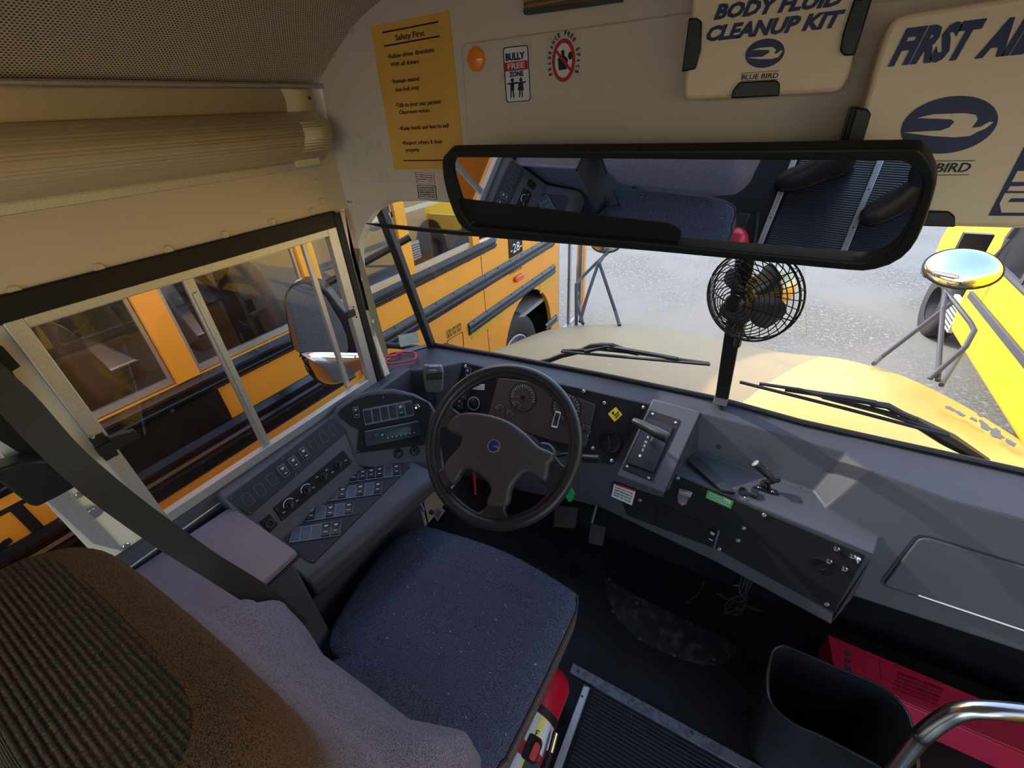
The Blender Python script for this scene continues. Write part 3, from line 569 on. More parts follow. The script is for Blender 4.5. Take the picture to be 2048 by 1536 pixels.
# first aid kit, larger
fa = Fr((0, .845, 0), (1, 0, 0), (0, -1, 0))
ka = thing('first_aid_kit', 'large cream plastic box lettered first aid with blue oval emblem', 'first aid kit', hit(1900, 450, fa.o, fa.n))
Qa = [(1845, 452), (1690, 415), (1715, 260), (1762, 90), (1785, 35), (1830, 24), (2350, -60), (2350, 460)]
Qa = rnd(PX(fa, c((0, 0, 1), *[v for q in Qa for v in q])), .02); obj('case_lid', G().slab(fa, Qa, .025, -.025), M['kit'], ka, .008, 3)
cen = Vector((sum(a for a, b in Qa)/len(Qa), sum(b for a, b in Qa)/len(Qa))); obj('case_base', G().slab(fa, [tuple(cen+(Vector(q)-cen)*.985) for q in Qa], .05, -.075), M['kit'], ka, .004, 2)
f2 = fa.up(.0004)
bold_text('lettering', [('FIRST', 1255, 376, 1745, 328, 178), ('AID', 1762, 330, 2150, 292, 178)], f2, KU, M['navy'], ka, .055, .28)
emblem(f2, KU, 1600, 735, 300, 160, .20, ka, c(KU, 1340, 775, 1560, 763, 1610, 745, 1640, 712, 1620, 698, 1420, 690, 1520, 668, 1700, 662, 1765, 672, 1775, 700, 1740, 748, 1790, 742, 1845, 712, 1868, 714, 1820, 752, 1780, 768, 1730, 795, 1640, 803, 1500, 795))
g = G(); T(g, f2, 'BLUE BIRD', KU, 1290, 1010, 1725, 1005, 48, shear=.1); [g.slab(f2, PX(f2, c(KU, *a)), .0005) for a in ((1290, 942, 1762, 938, 1762, 942, 1290, 946), (1290, 1024, 1725, 1021, 1725, 1025, 1290, 1028))]; obj('brand_lettering', g, M['ink'], ka)
g = G(); un = [(2048, 860), (1840, 1262), (2400, 1265), (2400, 860)]; curve_mesh('unit_block', [PX(f2, c(KU, *[v for q in un for v in q])), PX(f2, c(KU, 1905, 1190, 1915, 1245, 2300, 1245, 2300, 1130, 1935, 1130)), PX(f2, c(KU, 1965, 1090, 1950, 1118, 2300, 1118, 2300, 1080)), PX(f2, c(KU, 2010, 1000, 1975, 1065, 2300, 1062, 2300, 1000))], f2, .0006, 0, M['navy'], ka)
g = G().slab(f2, PX(f2, c(KU, 1975, 1160, 2300, 1160, 2300, 1180, 1955, 1182)), .0006); obj('unit_bar', g, M['navy'], ka)
for q in ((1065, 630, 1130, 635, 1152, 665, 1100, 850, 1000, 850), (1478, 1230, 1605, 1232, 1640, 1260, 1642, 1325, 1430, 1318, 1440, 1270)):
    obj('bracket', G().slab(fa, PX(fa, c(KU, *q)), .004, .002), M['plastic'], ka, .002)
g = G().slab(Fr((0, .90, 0), (1, 0, 0), (0, -1, 0)), PX(Fr((0, .90, 0), (1, 0, 0), (0, -1, 0)), c(KU, 1025, 622, 1075, 622, 1010, 860, 955, 860)), .05); obj('bracket_side', g, M['plastic'], ka, .002)
# rear view mirror
mn = Vector((-.065, -.907, -.416)).normalized(); mf = Fr((-.142, .75, 1.502), (1, 0, 0), mn)
MO = [(888, 322), (892, 308), (905, 300), (930, 297), (1400, 295), (1815, 291), (1845, 299), (1864, 320), (1874, 350), (1868, 385), (1848, 445), (1826, 488), (1795, 516), (1755, 531), (1700, 534), (1400, 506), (1000, 469), (950, 462), (925, 448), (908, 415), (893, 365)]
MI = [(903, 350), (904, 330), (915, 314), (940, 311), (1400, 314), (1780, 315), (1812, 318), (1835, 332), (1845, 352), (1843, 380), (1817, 448), (1798, 482), (1775, 504), (1740, 515), (1690, 516), (1300, 481), (965, 451), (944, 444), (930, 428), (918, 400)]
rm = thing('rear_view_mirror', 'wide black framed interior mirror hanging in front of the bulkhead', 'mirror', hit(1380, 500, mf.o, mf.n))
MOs = [tuple(q) for q in smooth(PX(mf, MO), 4, True)]; MIs = [tuple(q) for q in smooth(PX(mf, MI), 4, True)]
obj('mirror_frame', G().ring(mf, MOs, MIs, .022, -.014, 120), M['rubber'], rm, .004, 3, ang=60)
obj('mirror_glass', G().slab(mf, MIs, .003, -.008), M['mirror'], rm, ang=60)
cen = Vector((sum(a for a, b in MOs)/len(MOs), sum(b for a, b in MOs)/len(MOs))); obj('mirror_back', G().slab(mf, [tuple(cen+(Vector(q)-cen)*.97) for q in MOs], .006, -.016), M['rubber'], rm)
g = G().slab(mf, rnd(PX(mf, [(906, 398), (1180, 432), (1340, 450), (1362, 462), (1358, 486), (960, 452), (935, 440)]), .008), .001, -.0048); obj('lower_dark_strip', g, M['rubber'], rm)
g = G()
for xx in (-.38, .02): g.tube([(xx, .93, 1.515), (xx, .85, 1.51), (xx, .775, 1.505)], .007, 8)
obj('mirror_arm', g, M['rubber'], rm)
# visor with its rod
vs_ = thing('sun_visor', 'clear tinted sun visor with thin black lower rod behind the mirror', 'sun visor', at(1100, 480, y=.9))
R0 = [at(733, 447, y=.9), at(770, 452, y=.9), at(900, 464, y=.9), at(1380, 502, y=.9), at(1570, 520, y=.9)]; obj('lower_rod', G().tube(R0, [.0015, .006, .006, .006, .006], 8), M['rubber'], vs_)
obj('tinted_sheet', G().add([R0[1], R0[4], R0[4]+Vector((0, .01, .07)), at(765, 400, y=.91)], [(0, 1, 2, 3)]), M['tint'], vs_)
# fan
fn = thing('dashboard_fan', 'round black caged fan mounted on the windshield centre post', 'fan', at(1470, 690, y=.95))
rcn = at(1500, 594, y=.90); hb_ = at(1466, 607, y=.845); ax = (hb_-rcn).normalized(); R = .0875; hd = (hb_-rcn).length
u = ax.cross(Vector((0, 0, 1))).normalized(); v = u.cross(ax)
def cpt(r, a): 
    s = 1-(r/R)**2.2; return rcn+ax*(hd*max(0, s))+(u*math.cos(a)+v*math.sin(a))*r
g = G()
for k in range(1, 12):
    r = R*(.18+.82*k/11); g.tube([cpt(r, 2*PI*i/40) for i in range(40)], .0011 if k < 11 else .0022, 5, closed=True)
for k in range(6): g.tube([cpt(R*(.12+.88*j/8), 2*PI*k/6+.25*j/8) for j in range(9)], .0013, 5)
for sg in range(28): g.tube([rcn+(u*math.cos(a)+v*math.sin(a))*rr-ax*dd_ for rr, dd_, a in [(R, 0, 2*PI*sg/28), (R*.99, .02, 2*PI*sg/28+.08), (R*.7, .042, 2*PI*sg/28+.2), (R*.28, .05, 2*PI*sg/28+.35)]], .0011, 5)
g.tube([rcn+(u*math.cos(2*PI*i/40)+v*math.sin(2*PI*i/40))*R*.99-ax*.02 for i in range(40)], .002, 5, closed=True)
obj('cage', g, M['plastic'], fn)
obj('hub_cap', G().lathe(hb_-ax*.004, ax, [(.017, 0), (.017, .004), (.013, .007), (.012, .006), (.004, .006)], 24), M['plastic'], fn)
for k in range(4):
    a0 = 2*PI*k/4+.5; rows = []
    for j in range(6):
        rr = .014+(.068-.014)*j/5; wv = .16+.42*math.sin(PI*(.15+.75*j/5)); rows.append([rcn-ax*.004+(u*math.cos(a0+s)+v*math.sin(a0+s))*rr+ax*(.018*s/.5) for s in [-wv, -wv/3, wv/3, wv]])
    obj('blade', G().sheet(rows), M['dark'], fn, solid=.0015)
obj('motor', G().lathe(rcn-ax*.05, -ax, [(.036, 0), (.038, .004), (.038, .05), (.030, .058), (.01, .06)], 28), M['gold'], fn)
obj('fan_bracket', G().tube([rcn-ax*.085+Vector((0, 0, -.02)), at(1487, 640, y=1.02), at(1474, 690, y=1.07)], .009, 8), M['plastic'], fn)
# ================================================================ SIDE CONSOLE
con = thing('driver_side_console', 'grey moulded control console under the side window with switch panels and radio', 'console', (-.95, .5, .3))
prf = [(-1.098, .862), (-1.048, .862), (-1.036, .848), (-1.0, .78), (-.955, .70), (-.835, .682), (-.812, .676), (-.80, .66), (-.80, .62), (-.87, .53), (-.87, .25), (-1.098, .25)]
g = G(); A_ = [(x, .275, z) for x, z in prf]; B_ = [(x+(.05 if x > -.9 and z > .6 else 0), .735, z-(.0075 if x > -.9 and z > .6 else 0)) for x, z in prf]
n = len(prf); g.add(A_+B_, [tuple(range(n)), tuple(range(n, 2*n))]+[(i, (i+1) % n, n+(i+1) % n, n+i) for i in range(n)])
g.box((-1.098, .73, .6), (-1.045, .99, .862)); obj('console_body', g, M['cons'], con, .008, 3)
FU = fr3((-1.036, .28, .848), (-1.036, .66, .848), (-1.0, .3, .78)); FH = fr3((-1.0, .28, .78), (-1.0, .7, .78), (-.955, .3, .70)); FS = fr3((-.955, .3, .70), (-.955, .7, .70), (-.835, .3, .682))
def rocker(fr, cx, cy, w, h, parent, name='rocker_switch', marks=True, rot=0, glow=False):
    """bezel and rocker around a local point"""
    cr, sr = math.cos(rot), math.sin(rot)
    R_ = lambda pts: [(cx+a*cr-b*sr, cy+a*sr+b*cr) for a, b in pts]
    rc_ = lambda w, h: rnd([(-w/2, -h/2), (w/2, -h/2), (w/2, h/2), (-w/2, h/2)], min(w, h)*.2, 3)
    o = obj(name, G().slab(fr, R_(rc_(w, h)), .003), M['lidb'], parent, .0006)
    g = G(); q = R_([(-w*.38, -h*.42), (w*.38, -h*.42), (w*.38, h*.42), (-w*.38, h*.42)]); mid = R_([(-w*.38, 0), (w*.38, 0)])
    lo = [fr.w(*q[0], .0075), fr.w(*q[1], .0075), fr.w(*mid[1], .004), fr.w(*mid[0], .004), fr.w(*q[2], .0055), fr.w(*q[3], .0055)]; bs = [fr.w(*p, .002) for p in q]
    g.add(lo+bs, [(0, 1, 2, 3), (3, 2, 4, 5), (0, 1, 7, 6), (5, 4, 8, 9), (1, 2, 4, 8, 7), (0, 3, 5, 9, 6)]); return o, g
def rockers(fr, items, parent, part='rocker_switch'):
    for cx, cy, w, h, rot in items:
        o, g = rocker(fr, cx, cy, w, h, parent, part, rot=rot)
        g2 = G(); cr, sr = math.cos(rot), math.sin(rot)
        for (a0, b0, ww, hh) in ((-.2, .24, .4, .05), (-.14, .14, .28, .05), (-.16, -.26, .32, .06)):
            q = [(a0*w, b0*h), ((a0+ww)*w, b0*h), ((a0+ww)*w, (b0+hh)*h), (a0*w, (b0+hh)*h)]; g2.slab(fr.up(.0062), [(cx+a*cr-b*sr, cy+a*sr+b*cr) for a, b in q], .0008)
        if parent.parent is None: obj('rocker', g, M['rock'], o); obj('legend', g2, M['white'], o)
        else:
            g.add(*[(gg.v, gg.f) for gg in [G()]][0]); r_ = obj('rocker', g, M['rock'], parent); obj('legend', g2, M['white'], parent)
def dirrot(fr, p, q): a, b = fr.px(*p), fr.px(*q); return math.atan2(b[1]-a[1], b[0]-a[0])
def outline(fr, loc, w, h, rot, t=.0007, r=.25):
    rc_ = lambda w, h: rnd([(-w/2, -h/2), (w/2, -h/2), (w/2, h/2), (-w/2, h/2)], min(w, h)*r, 3); cr, sr = math.cos(rot), math.sin(rot)
    R_ = lambda pts: [(loc[0]+a*cr-b*sr, loc[1]+a*sr+b*cr) for a, b in pts]
    return R_(rc_(w, h)), R_(rc_(w-2*t, h-2*t))
# upper blank panel
qq = c(K2, 112, 1020, 830, 460, 945, 555, 268, 1135); up_ = obj('upper_switch_panel', G().slab(FU, rnd(PX(FU, qq), .006), .0025), M['swp'], con, .0008)
f = FU.up(.0025); r0 = 0; pts_ = [(258, 1020), (342, 955), (425, 885), (500, 825), (572, 768), (642, 705), (712, 650), (778, 595), (840, 545)]
g = G()
for i, q in enumerate(pts_):
    l = f.px(*c(K2, *q)[0])
    if 3 <= i <= 5: rockers(f, [(l[0], l[1], .023, .036, r0)], up_)
    else: o_, i_ = outline(f, l, .021, .034, r0); g.ring(f, o_, i_, .0008, 0, 24)
obj('blank_outline', g, M['lidb'], up_)
g = G(); [screw(g, f.w(*f.px(*p)), f.n, .0035) for p in c(K2, 145, 1015, 825, 470, 930, 550, 268, 1112, 497, 740, 583, 850)]; obj('panel_screw', g, M['dark'], up_)
# heater panel
hp = obj('heater_control_panel', G().slab(FH, rnd(PX(FH, c(K2, 430, 1080, 910, 685, 970, 770, 490, 1170)), .004), .003), M['panel'], con, .0008); f = FH.up(.003)
for (x, y) in ((545, 1055), (662, 955), (775, 865), (875, 780)):
    p = f.w(*f.px(*c(K2, x, y)[0])); g = G().lathe(p, f.n, [(.012, 0), (.011, .003), (.007, .004), (.006, .016), (.001, .017)], 20); g.obox(p+f.n*.012, f.u+f.v, f.u-f.v, f.n, .009, .0025, .006); obj('heater_knob', g, M['plastic'], hp)
g = G()
for (x, y) in ((545, 1055), (662, 955)):
    l = f.px(*c(K2, x, y)[0]); a_ = [.4+2.6*k/14 for k in range(15)]; g.slab(f, [(l[0]+.0175*math.cos(t), l[1]+.0175*math.sin(t)) for t in a_]+[(l[0]+.0158*math.cos(t), l[1]+.0158*math.sin(t)) for t in reversed(a_)], .0006)
for (x, y) in ((510, 1110), (600, 1030), (710, 940), (735, 870), (840, 835), (930, 755), (800, 820)):
    l = f.px(*c(K2, x, y)[0]); [g.slab(f, [(l[0]-.004+k*.003, l[1]), (l[0]-.0028+k*.003, l[1]), (l[0]-.0028+k*.003, l[1]+.004-k*.001), (l[0]-.004+k*.003, l[1]+.004-k*.001)], .0005) for k in range(3)]
obj('control_legend', g, M['white'], hp)
g = G(); [screw(g, f.w(*f.px(*p)), f.n, .003) for p in c(K2, 452, 1088, 920, 700, 955, 768, 495, 1150)]; obj('panel_screw', g, M['dark'], hp)
o_ = obj('outlet_plate', G().slab(FH, rnd(PX(FH, c(K2, 335, 1175, 405, 1120, 465, 1190, 405, 1250)), .003), .003), M['panel'], con, .0008)
p = FH.w(*FH.px(*c(K2, 405, 1185)[0]), .003); obj('outlet_socket', G().lathe(p, FH.n, [(.0115, 0), (.0115, .003), (.008, .003), (.0078, -.002), (.001, -.002)], 20, False), M['rock'], o_)
# main angled switch panel
f0 = FS; sp = obj('lower_switch_panel', G().slab(f0, rnd(PX(f0, c(K2, 455, 1245, 960, 800, 975, 790, 1320, 770, 1370, 800, 705, 1462, 640, 1430)), .006), .0025), M['swp'], con, .0008); f = f0.up(.0025)
g = G(); [screw(g, f.w(*f.px(*p)), f.n, .0035) for p in c(K2, 1350, 802, 700, 1443, 980, 1168)]; obj('panel_screw', g, M['dark'], sp)
def bank(fr, quad, kinds, parent, name='switch_bank', gap=.04, lit=False, bez='lidb', blankm='blank'):
    q = [Vector(fr.px(*p)) for p in quad]; B = lambda s, t: q[0].lerp(q[1], s).lerp(q[3].lerp(q[2], s), t); n = len(kinds)
    o = obj(name, G().slab(fr, rnd([tuple(p) for p in q], .002), .003), M[bez], parent, .0006); f2 = fr.up(.003); gb = G(); gr = G(); gl = G()
    for i, kd in enumerate(kinds):
        s0, s1 = (i+gap*2)/n, (i+1-gap*2)/n; t0, t1 = .10, .90; cell = [B(s0, t0), B(s1, t0), B(s1, t1), B(s0, t1)]
        if kd == 'b': gb.slab(f2, rnd([tuple(p) for p in cell], .0025), .0006)
        else:
            m0, m1 = (cell[0]+cell[3])/2, (cell[1]+cell[2])/2; a, b_, c_, d = cell
            gr.add([f2.w(*a, .004), f2.w(*b_, .004), f2.w(*m1, .001), f2.w(*m0, .001), f2.w(*c_, .003), f2.w(*d, .003), f2.w(*a, 0), f2.w(*b_, 0), f2.w(*c_, 0), f2.w(*d, 0)], [(0, 1, 2, 3), (3, 2, 4, 5), (0, 1, 7, 6), (5, 4, 8, 9), (1, 2, 4, 8, 7), (0, 3, 5, 9, 6)])
            for (sa, sb, ta, tb) in ((.25, .75, .16, .20), (.32, .68, .25, .29), (.28, .72, .66, .70)):
                C_ = lambda s, t: a.lerp(b_, s).lerp(d.lerp(c_, s), t); hz = .0032; gl.slab(f2.up(hz if ta < .5 else .0025), [tuple(C_(sa, ta)), tuple(C_(sb, ta)), tuple(C_(sb, tb)), tuple(C_(sa, tb))], .0008)
    if gb.v: obj('blank_plate', gb, M[blankm], o)
    if gr.v: obj('rocker', gr, M['rock'], o); obj('legend', gl, M['white'], o)
    return o
bank(f, c(K2, 960, 835, 1300, 775, 1303, 862, 950, 908), 'ssssbs', sp); bank(f, c(K2, 820, 950, 1180, 897, 1172, 985, 805, 1038), 'bsbsbs', sp)
bank(f, c(K2, 668, 1080, 985, 1038, 975, 1125, 655, 1178), 'sbsbs', sp); bank(f, c(K2, 560, 1218, 900, 1165, 887, 1272, 540, 1322), 'bbbss', sp)
obj('empty_switch_slot', G().slab(f, PX(f, c(K2, 985, 1040, 1040, 1038, 1028, 1125, 983, 1127)), .0008), M['ink'], sp)
# radio housing
ra, rb_, rcc = at(672, 840, x=-1.045), at(866, 802, z=.835), at(850, 903, z=.70); FR = fr3(ra, rb_, rcc)
hs = [(655, 850), (672, 815), (712, 790), (750, 780), (790, 778), (830, 788), (862, 806), (880, 835), (884, 870), (868, 925), (852, 952), (700, 932), (703, 900), (690, 860)]
g = G().prism([FR.w(*FR.px(*q)) for q in hs], -FR.n*.16); rh = obj('radio_housing', g, M['cons'], con, .008, 3)
rp = obj('radio_panel', G().slab(FR, rnd(PX(FR, c(K2, 865, 442, 900, 400, 1000, 335, 1100, 305, 1250, 295, 1390, 318, 1480, 355, 1515, 400, 1495, 500, 1465, 645, 1000, 705, 1010, 600, 1015, 545, 960, 520)), .004), .003), M['panel'], con, .001); f = FR.up(.003)
bank(f, c(K2, 1040, 405, 1375, 342, 1393, 448, 1058, 515), 'bbbbsb', rp, blankm='rock')
l = f.px(*c(K2, 998, 425)[0]); rockers(f, [(l[0], l[1], .018, .035, dirrot(f, *c(K2, 1040, 405, 1375, 342)))], rp)
p = f.w(*f.px(*c(K2, 1413, 385)[0])); obj('push_button', G().lathe(p, f.n, [(.0085, 0), (.0085, .003), (.006, .0035), (.0055, .001), (.001, .0015)], 24), M['chrome'], rp)
rd = obj('radio', G().slab(f, rnd(PX(f, c(K2, 1045, 552, 1425, 478, 1440, 585, 1065, 660)), .003), .010), M['rock'], con, .0015); f2 = f.up(.010)
p = f2.w(*f2.px(*c(K2, 1133, 588)[0])); obj('volume_knob', G().lathe(p, f.n, [(.010, 0), (.010, .006), (.008, .008), (.001, .008)], 24), M['plastic'], rd)
obj('display', G().slab(f2, PX(f2, c(K2, 1200, 555, 1370, 522, 1375, 565, 1205, 598)), .0006), M['lcd'], rd)
g = G(); [g.slab(f2, ell(f2, *c(K2, 1215+i*30, 600-i*6)[0], .0016, n=8), .001) for i in range(7)]; g.slab(f2, PX(f2, c(K2, 1172, 572, 1184, 578, 1173, 588)), .0006); T(g, f2, 'boss', K2, 1212, 530, 1250, 523, 8); obj('radio_marking', g, M['white'], rd)
obj('radio_top_edge', G().slab(f2, PX(f2, c(K2, 1060, 553, 1420, 483, 1421, 490, 1061, 561)), .0012), M['lidb'], rd)
g = G(); [screw(g, f.w(*f.px(*p)), f.n, .0035) for p in c(K2, 872, 445, 1183, 322, 1508, 397, 1447, 603, 1010, 692)]; obj('panel_screw', g, M['dark'], rp)
for (x, y) in ((1287, 705), (1398, 687)):
    p = FR.w(*FR.px(*c(K2, x, y)[0])); g = G().lathe(p, FR.n, [(.0165, 0), (.0165, .003), (.0145, .004), (.006, .005), (.006, .013), (.001, .013)], 20); g.obox(p+FR.n*.010, FR.u+FR.v*.5, FR.v-FR.u*.5, FR.n, .007, .0022, .004); kb_ = obj('dimmer_knob', g, M['rock'], con)
    g = G(); l = FR.px(*c(K2, x, y)[0]); [g.slab(FR.up(.003), [(l[0]+.0105*math.cos(t)+dx, l[1]+.0105*math.sin(t)+dy) for dx, dy in ((-.0007, -.0007), (.0007, -.0007), (.0007, .0007), (-.0007, .0007))], .0015) for t in (.3, 1.2, 2.1, 3, 3.9, 5.4)]; obj('knob_marks', g, M['white'], kb_)
# storage box with lid behind the console
bx = thing('storage_box', 'grey lidded storage box on the side console beside the seat', 'storage box', (-.93, .1, .3))
La, Lb, Lc, Ld = at(458, 1009, z=.825), at(595, 1103, z=.825), at(381, 1228, z=.825), at(288, 1124, z=.825); FB = Fr((0, 0, .825), (1, 0, 0), (0, 0, 1))
lidp = [(La.x+.01, La.y), (Lb.x, Lb.y), (-.765, -.12), (-1.085, -.12)]; l_ = obj('lid', G().slab(FB, rnd(lidp, .012), .014, -.014), M['lid'], bx, .004, 3)
g = G().prism([(-1.098, -.12, .25), (-.79, -.12, .25), (-.79, .262, .25), (-1.098, .262, .25)], (0, 0, .555)); obj('box_body', g, M['cons'], bx, .008, 3)
g = G().tube([(-1.075, -.1, .829), (-1.085, .30, .829)], .003, 8); obj('hinge', g, M['alu'], bx); obj('wall_flange', G().box((-1.099, -.12, .79), (-1.082, .28, .862)), M['cons'], bx)
obj('lid_edge_gasket', G().tube([(Lb.x-.004, Lb.y+.004, .806), (-.762, -.1, .806)], .004, 8), M['rubber'], bx)
# ================================================================ DASHBOARD
da = thing('dashboard', 'wide slate grey moulded dashboard below the windshield', 'dashboard', (0, 1.1, .3))
b = [at(770, 722, z=.86), at(790, 712, z=.86), WB[0], WB[1], WB[2], at(1300, 771, z=.86), WB[3], WB[4], at(1700, 868, z=.86), WB[5], WB[6], at(2300, 1005, z=.86)]
f_ = [at(764, 742, z=.848), at(775, 741, z=.848), at(862, 740, z=.848), at(927, 724, z=.846), at(1150, 775, z=.845), at(1300, 808, z=.842), at(1400, 827, z=.84), at(1570, 872, z=.84), at(1690, 904, z=.84), at(1742, 942, z=.835), at(1898, 1000, z=.825), at(2300, 1105, z=.82)]
g = G(); g.add(b+f_, [(i, i+1, 13+i, 12+i) for i in range(11)]); 
FI = fr3(f_[3], at(1294, 809, z=.842), at(1226, 929, y=1.04))      # instrument panel plane
fi = lambda x, y, h=0: FI.w(*FI.px(x, y), h)
# left face with the microphone
FM = fr3(f_[1], f_[2], f_[1]-Vector((0, .06, .3)))
g.add([f_[0], f_[1], f_[2], FM.w(*FM.px(905, 900)), FM.w(*FM.px(768, 880))], [(0, 1, 2, 3, 4)]); g.add([f_[2], f_[3], fi(890, 850), FM.w(*FM.px(905, 900))], [(0, 1, 2, 3)])
bt = at(1180, 1006, y=.99); FB2 = fr3(at(1349, 944, z=.72), at(1748, 1108, z=.72), at(1666, 1228, y=.915)); fb = lambda x, y, h=0: FB2.w(*FB2.px(x, y), h)
g.add([f_[3], f_[4], f_[5], fi(1245, 930), fi(1060, 890), fi(880, 880)], [(0, 1, 2, 3, 4, 5)])
g.add([fi(880, 880), fi(1060, 890), fi(1245, 930), fb(1335, 985), fb(1255, 1032), fb(1180, 1006), at(1060, 985, y=1.0), at(890, 940, y=1.0)], [(0, 1, 2, 3, 4, 5, 6, 7)])
tb0, tb1 = at(1395, 904, z=.72), at(1626, 982, z=.72); t0 = at(1349, 944, z=.72); t1 = at(1748, 1108, z=.72); tr = at(1650, 1017, z=.72); FGv = fr3(f_[10], f_[11], at(1706, 1192, z=.53)); tq = FGv.w(*FGv.px(1761, 1074))
g.add([f_[6], f_[7], f_[8], tb1, tb0], [(0, 1, 2, 3, 4)]); g.add([t0, tb0, tb1, tr, tq, t1], [(0, 1, 2, 3, 4, 5)]); g.add([f_[8], f_[9], tr, tb1], [(0, 1, 2, 3)]); g.add([f_[9], f_[10], tq, tr], [(0, 1, 2, 3)])
g.add([t0, t1, fb(1666, 1228), fb(1661, 1250), fb(1430, 1124), fb(1180, 1006), fb(1255, 1032), fb(1335, 985)], [(0, 1, 2, 3, 4, 5, 6, 7)])
rl = at(1706, 1192, z=.53); rr_ = FGv.w(*FGv.px(2300, 1388)); g.add([f_[10], f_[11], rr_, rl, tq], [(0, 1, 2, 3, 4)]); g.add([t1, tq, rl, rl-Vector((0, 0, .02)), fb(1661, 1250)], [(0, 1, 2, 3, 4)])
g.add([rl, rr_, rr_+Vector((0, .22, -.01)), rl+Vector((0, .22, -.01))], [(0, 1, 2, 3)]); g.add([fb(1661, 1250), fb(1430, 1124), fb(1180, 1006), fb(1180, 1006)+Vector((0, .22, -.02)), fb(1661, 1250)+Vector((0, .22, -.02))], [(0, 1, 2, 3, 4)]); g.add([fb(1661, 1250), rl-Vector((0, 0, .02)), rl+Vector((0, .22, -.03)), fb(1661, 1250)+Vector((0, .22, -.02))], [(0, 1, 2, 3)])
obj('dashboard_body', g, M['dash'], da, .007, 3, weld=.0008)
g = G(); [g.lathe(at(x, y, z=.7205), (0, 0, 1), [(.0035, 0), (.001, .0004)], 10) for x, y in c(K4, 830, 555, 1200, 670, 1350, 715, 1352, 623, 1112, 697, 750, 497)]; obj('tray_hole', g, M['ink'], da)
FTB = fr3(f_[6], f_[8], tb0); obj('tray_wall_hole', G().lathe(FTB.w(*FTB.px(1437, 893), .0005), FTB.n, [(.008, 0), (.001, .0004)], 20), M['ink'], da)
# instrument panel
ip = obj('instrument_panel', G().slab(FI, rnd(PX(FI, c(K3, 412, 100, 900, 215, 1300, 295, 1825, 420, 1560, 885, 1200, 800, 620, 560, 330, 480, 350, 330)), .008), .003, .0005), M['panel'], da, .001); f = FI.up(.0035)
cl = obj('gauge_cluster', G().slab(f, rnd(PX(f, c(K3, 680, 215, 1000, 250, 1430, 420, 1355, 745, 1100, 700, 600, 520)), .008), .006), mat('cluster_face', (.045, .035, .033), .35), da, .002); f2 = f.up(.006)
def gauge(x, y, r, a0, a1, nt, needle, parent=cl):
    l = f2.px(*c(K3, x, y)[0]); rr = r; g = G().ring(f2, [(l[0]+rr*1.06*math.cos(2*PI*k/32), l[1]+rr*1.06*math.sin(2*PI*k/32)) for k in range(32)], [(l[0]+rr*math.cos(2*PI*k/32), l[1]+rr*math.sin(2*PI*k/32)) for k in range(32)], .0012, 0, 32); gd = obj('gauge_dial', g, M['rock'], parent)
    g = G()
    for k in range(nt):
        a = a0+(a1-a0)*k/(nt-1); e = Vector((math.cos(a), math.sin(a))); w_ = Vector((-e.y, e.x))*.0005; lo_ = .80 if k % 2 else .72; P0, P1 = Vector(l)+e*rr*lo_, Vector(l)+e*rr*.96; g.slab(f2, [tuple(P0-w_), tuple(P0+w_), tuple(P1+w_), tuple(P1-w_)], .0006)
    e = Vector((math.cos(needle), math.sin(needle))); w_ = Vector((-e.y, e.x))*.0008; gn = G().slab(f2.up(.002), [tuple(Vector(l)-w_), tuple(Vector(l)+w_), tuple(Vector(l)+e*rr*.85+w_*.4), tuple(Vector(l)+e*rr*.85-w_*.4)], .0008)
    return g, gn, G().lathe(f2.w(*l), f.n, [(rr*.18, 0), (rr*.18, .003), (.001, .0032)], 16)
ga = G(); gn = G(); gc = G()
for a in ((865, 365, .050, -.15+PI+.3, -.1, 19, PI+.02), (690, 460, .022, 2.9, .9, 7, 2.6), (815, 435, .022, 2.6, .4, 7, 2.3), (765, 495, .018, 2.6, .3, 7, 2.9), (1200, 445, .050, PI+.3, -.5, 17, 2.75), (1200, 540, .020, 2.7, .4, 7, 2.2), (1340, 620, .024, 1.9, -1.2, 8, 2.0)):
    for G_, r_ in zip((ga, gn, gc), gauge(*a)): G_.add(r_.v, r_.f)
obj('gauge_ticks', ga, M['label'], cl); obj('gauge_needle', gn, M['amber'], cl); obj('needle_hub', gc, M['rock'], cl)
q1 = PX(f2, c(K3, 1120, 465, 1160, 478, 1130, 600, 1085, 588)); cen = Vector((sum(a for a, b in q1)/4, sum(b for a, b in q1)/4)); obj('shift_display', G().ring(f2, q1, [tuple(cen+(Vector(q)-cen)*.82) for q in q1], .0015, 0, 40), M['label'], cl)
p = f.w(*f.px(*c(K3, 493, 410)[0])); obj('headlight_knob', G().lathe(p, f.n, [(.027, 0), (.027, .003), (.020, .004), (.019, .012), (.012, .017), (.001, .018)], 28), M['rock'], ip)
obj('knob_ring', G().lathe(p, f.n, [(.0265, .003), (.0265, .0045), (.0225, .0045), (.0225, .003)], 28, False), M['steel'], ip)
for K_, x, y in ((K3, 447, 175), (K3, 385, 410), (K3, 415, 340)):
    l = f.px(*c(K_, x, y)[0]); rockers(f, [(l[0], l[1], .024, .040, .1)], ip)
p = f.w(*f.px(*c(K3, 1533, 705)[0])); obj('air_vent', G().lathe(p, f.n, [(.036, 0), (.036, .005), (.030, .006), (.028, .001), (.001, .001)], 32), M['rock'], ip); obj('vent_fin', G().obox(p+f.n*.003, f.v+f.u*-.3, f.u, f.n, .024, .0012, .002), M['dark'], ip)
q = c(K3, 1580, 437, 1632, 495, 1572, 552, 1520, 490); obj('yellow_sticker', G().slab(f, rnd(PX(f, q), .003), .0006), M['yel'], ip); g = G(); ff = f.up(.0008)
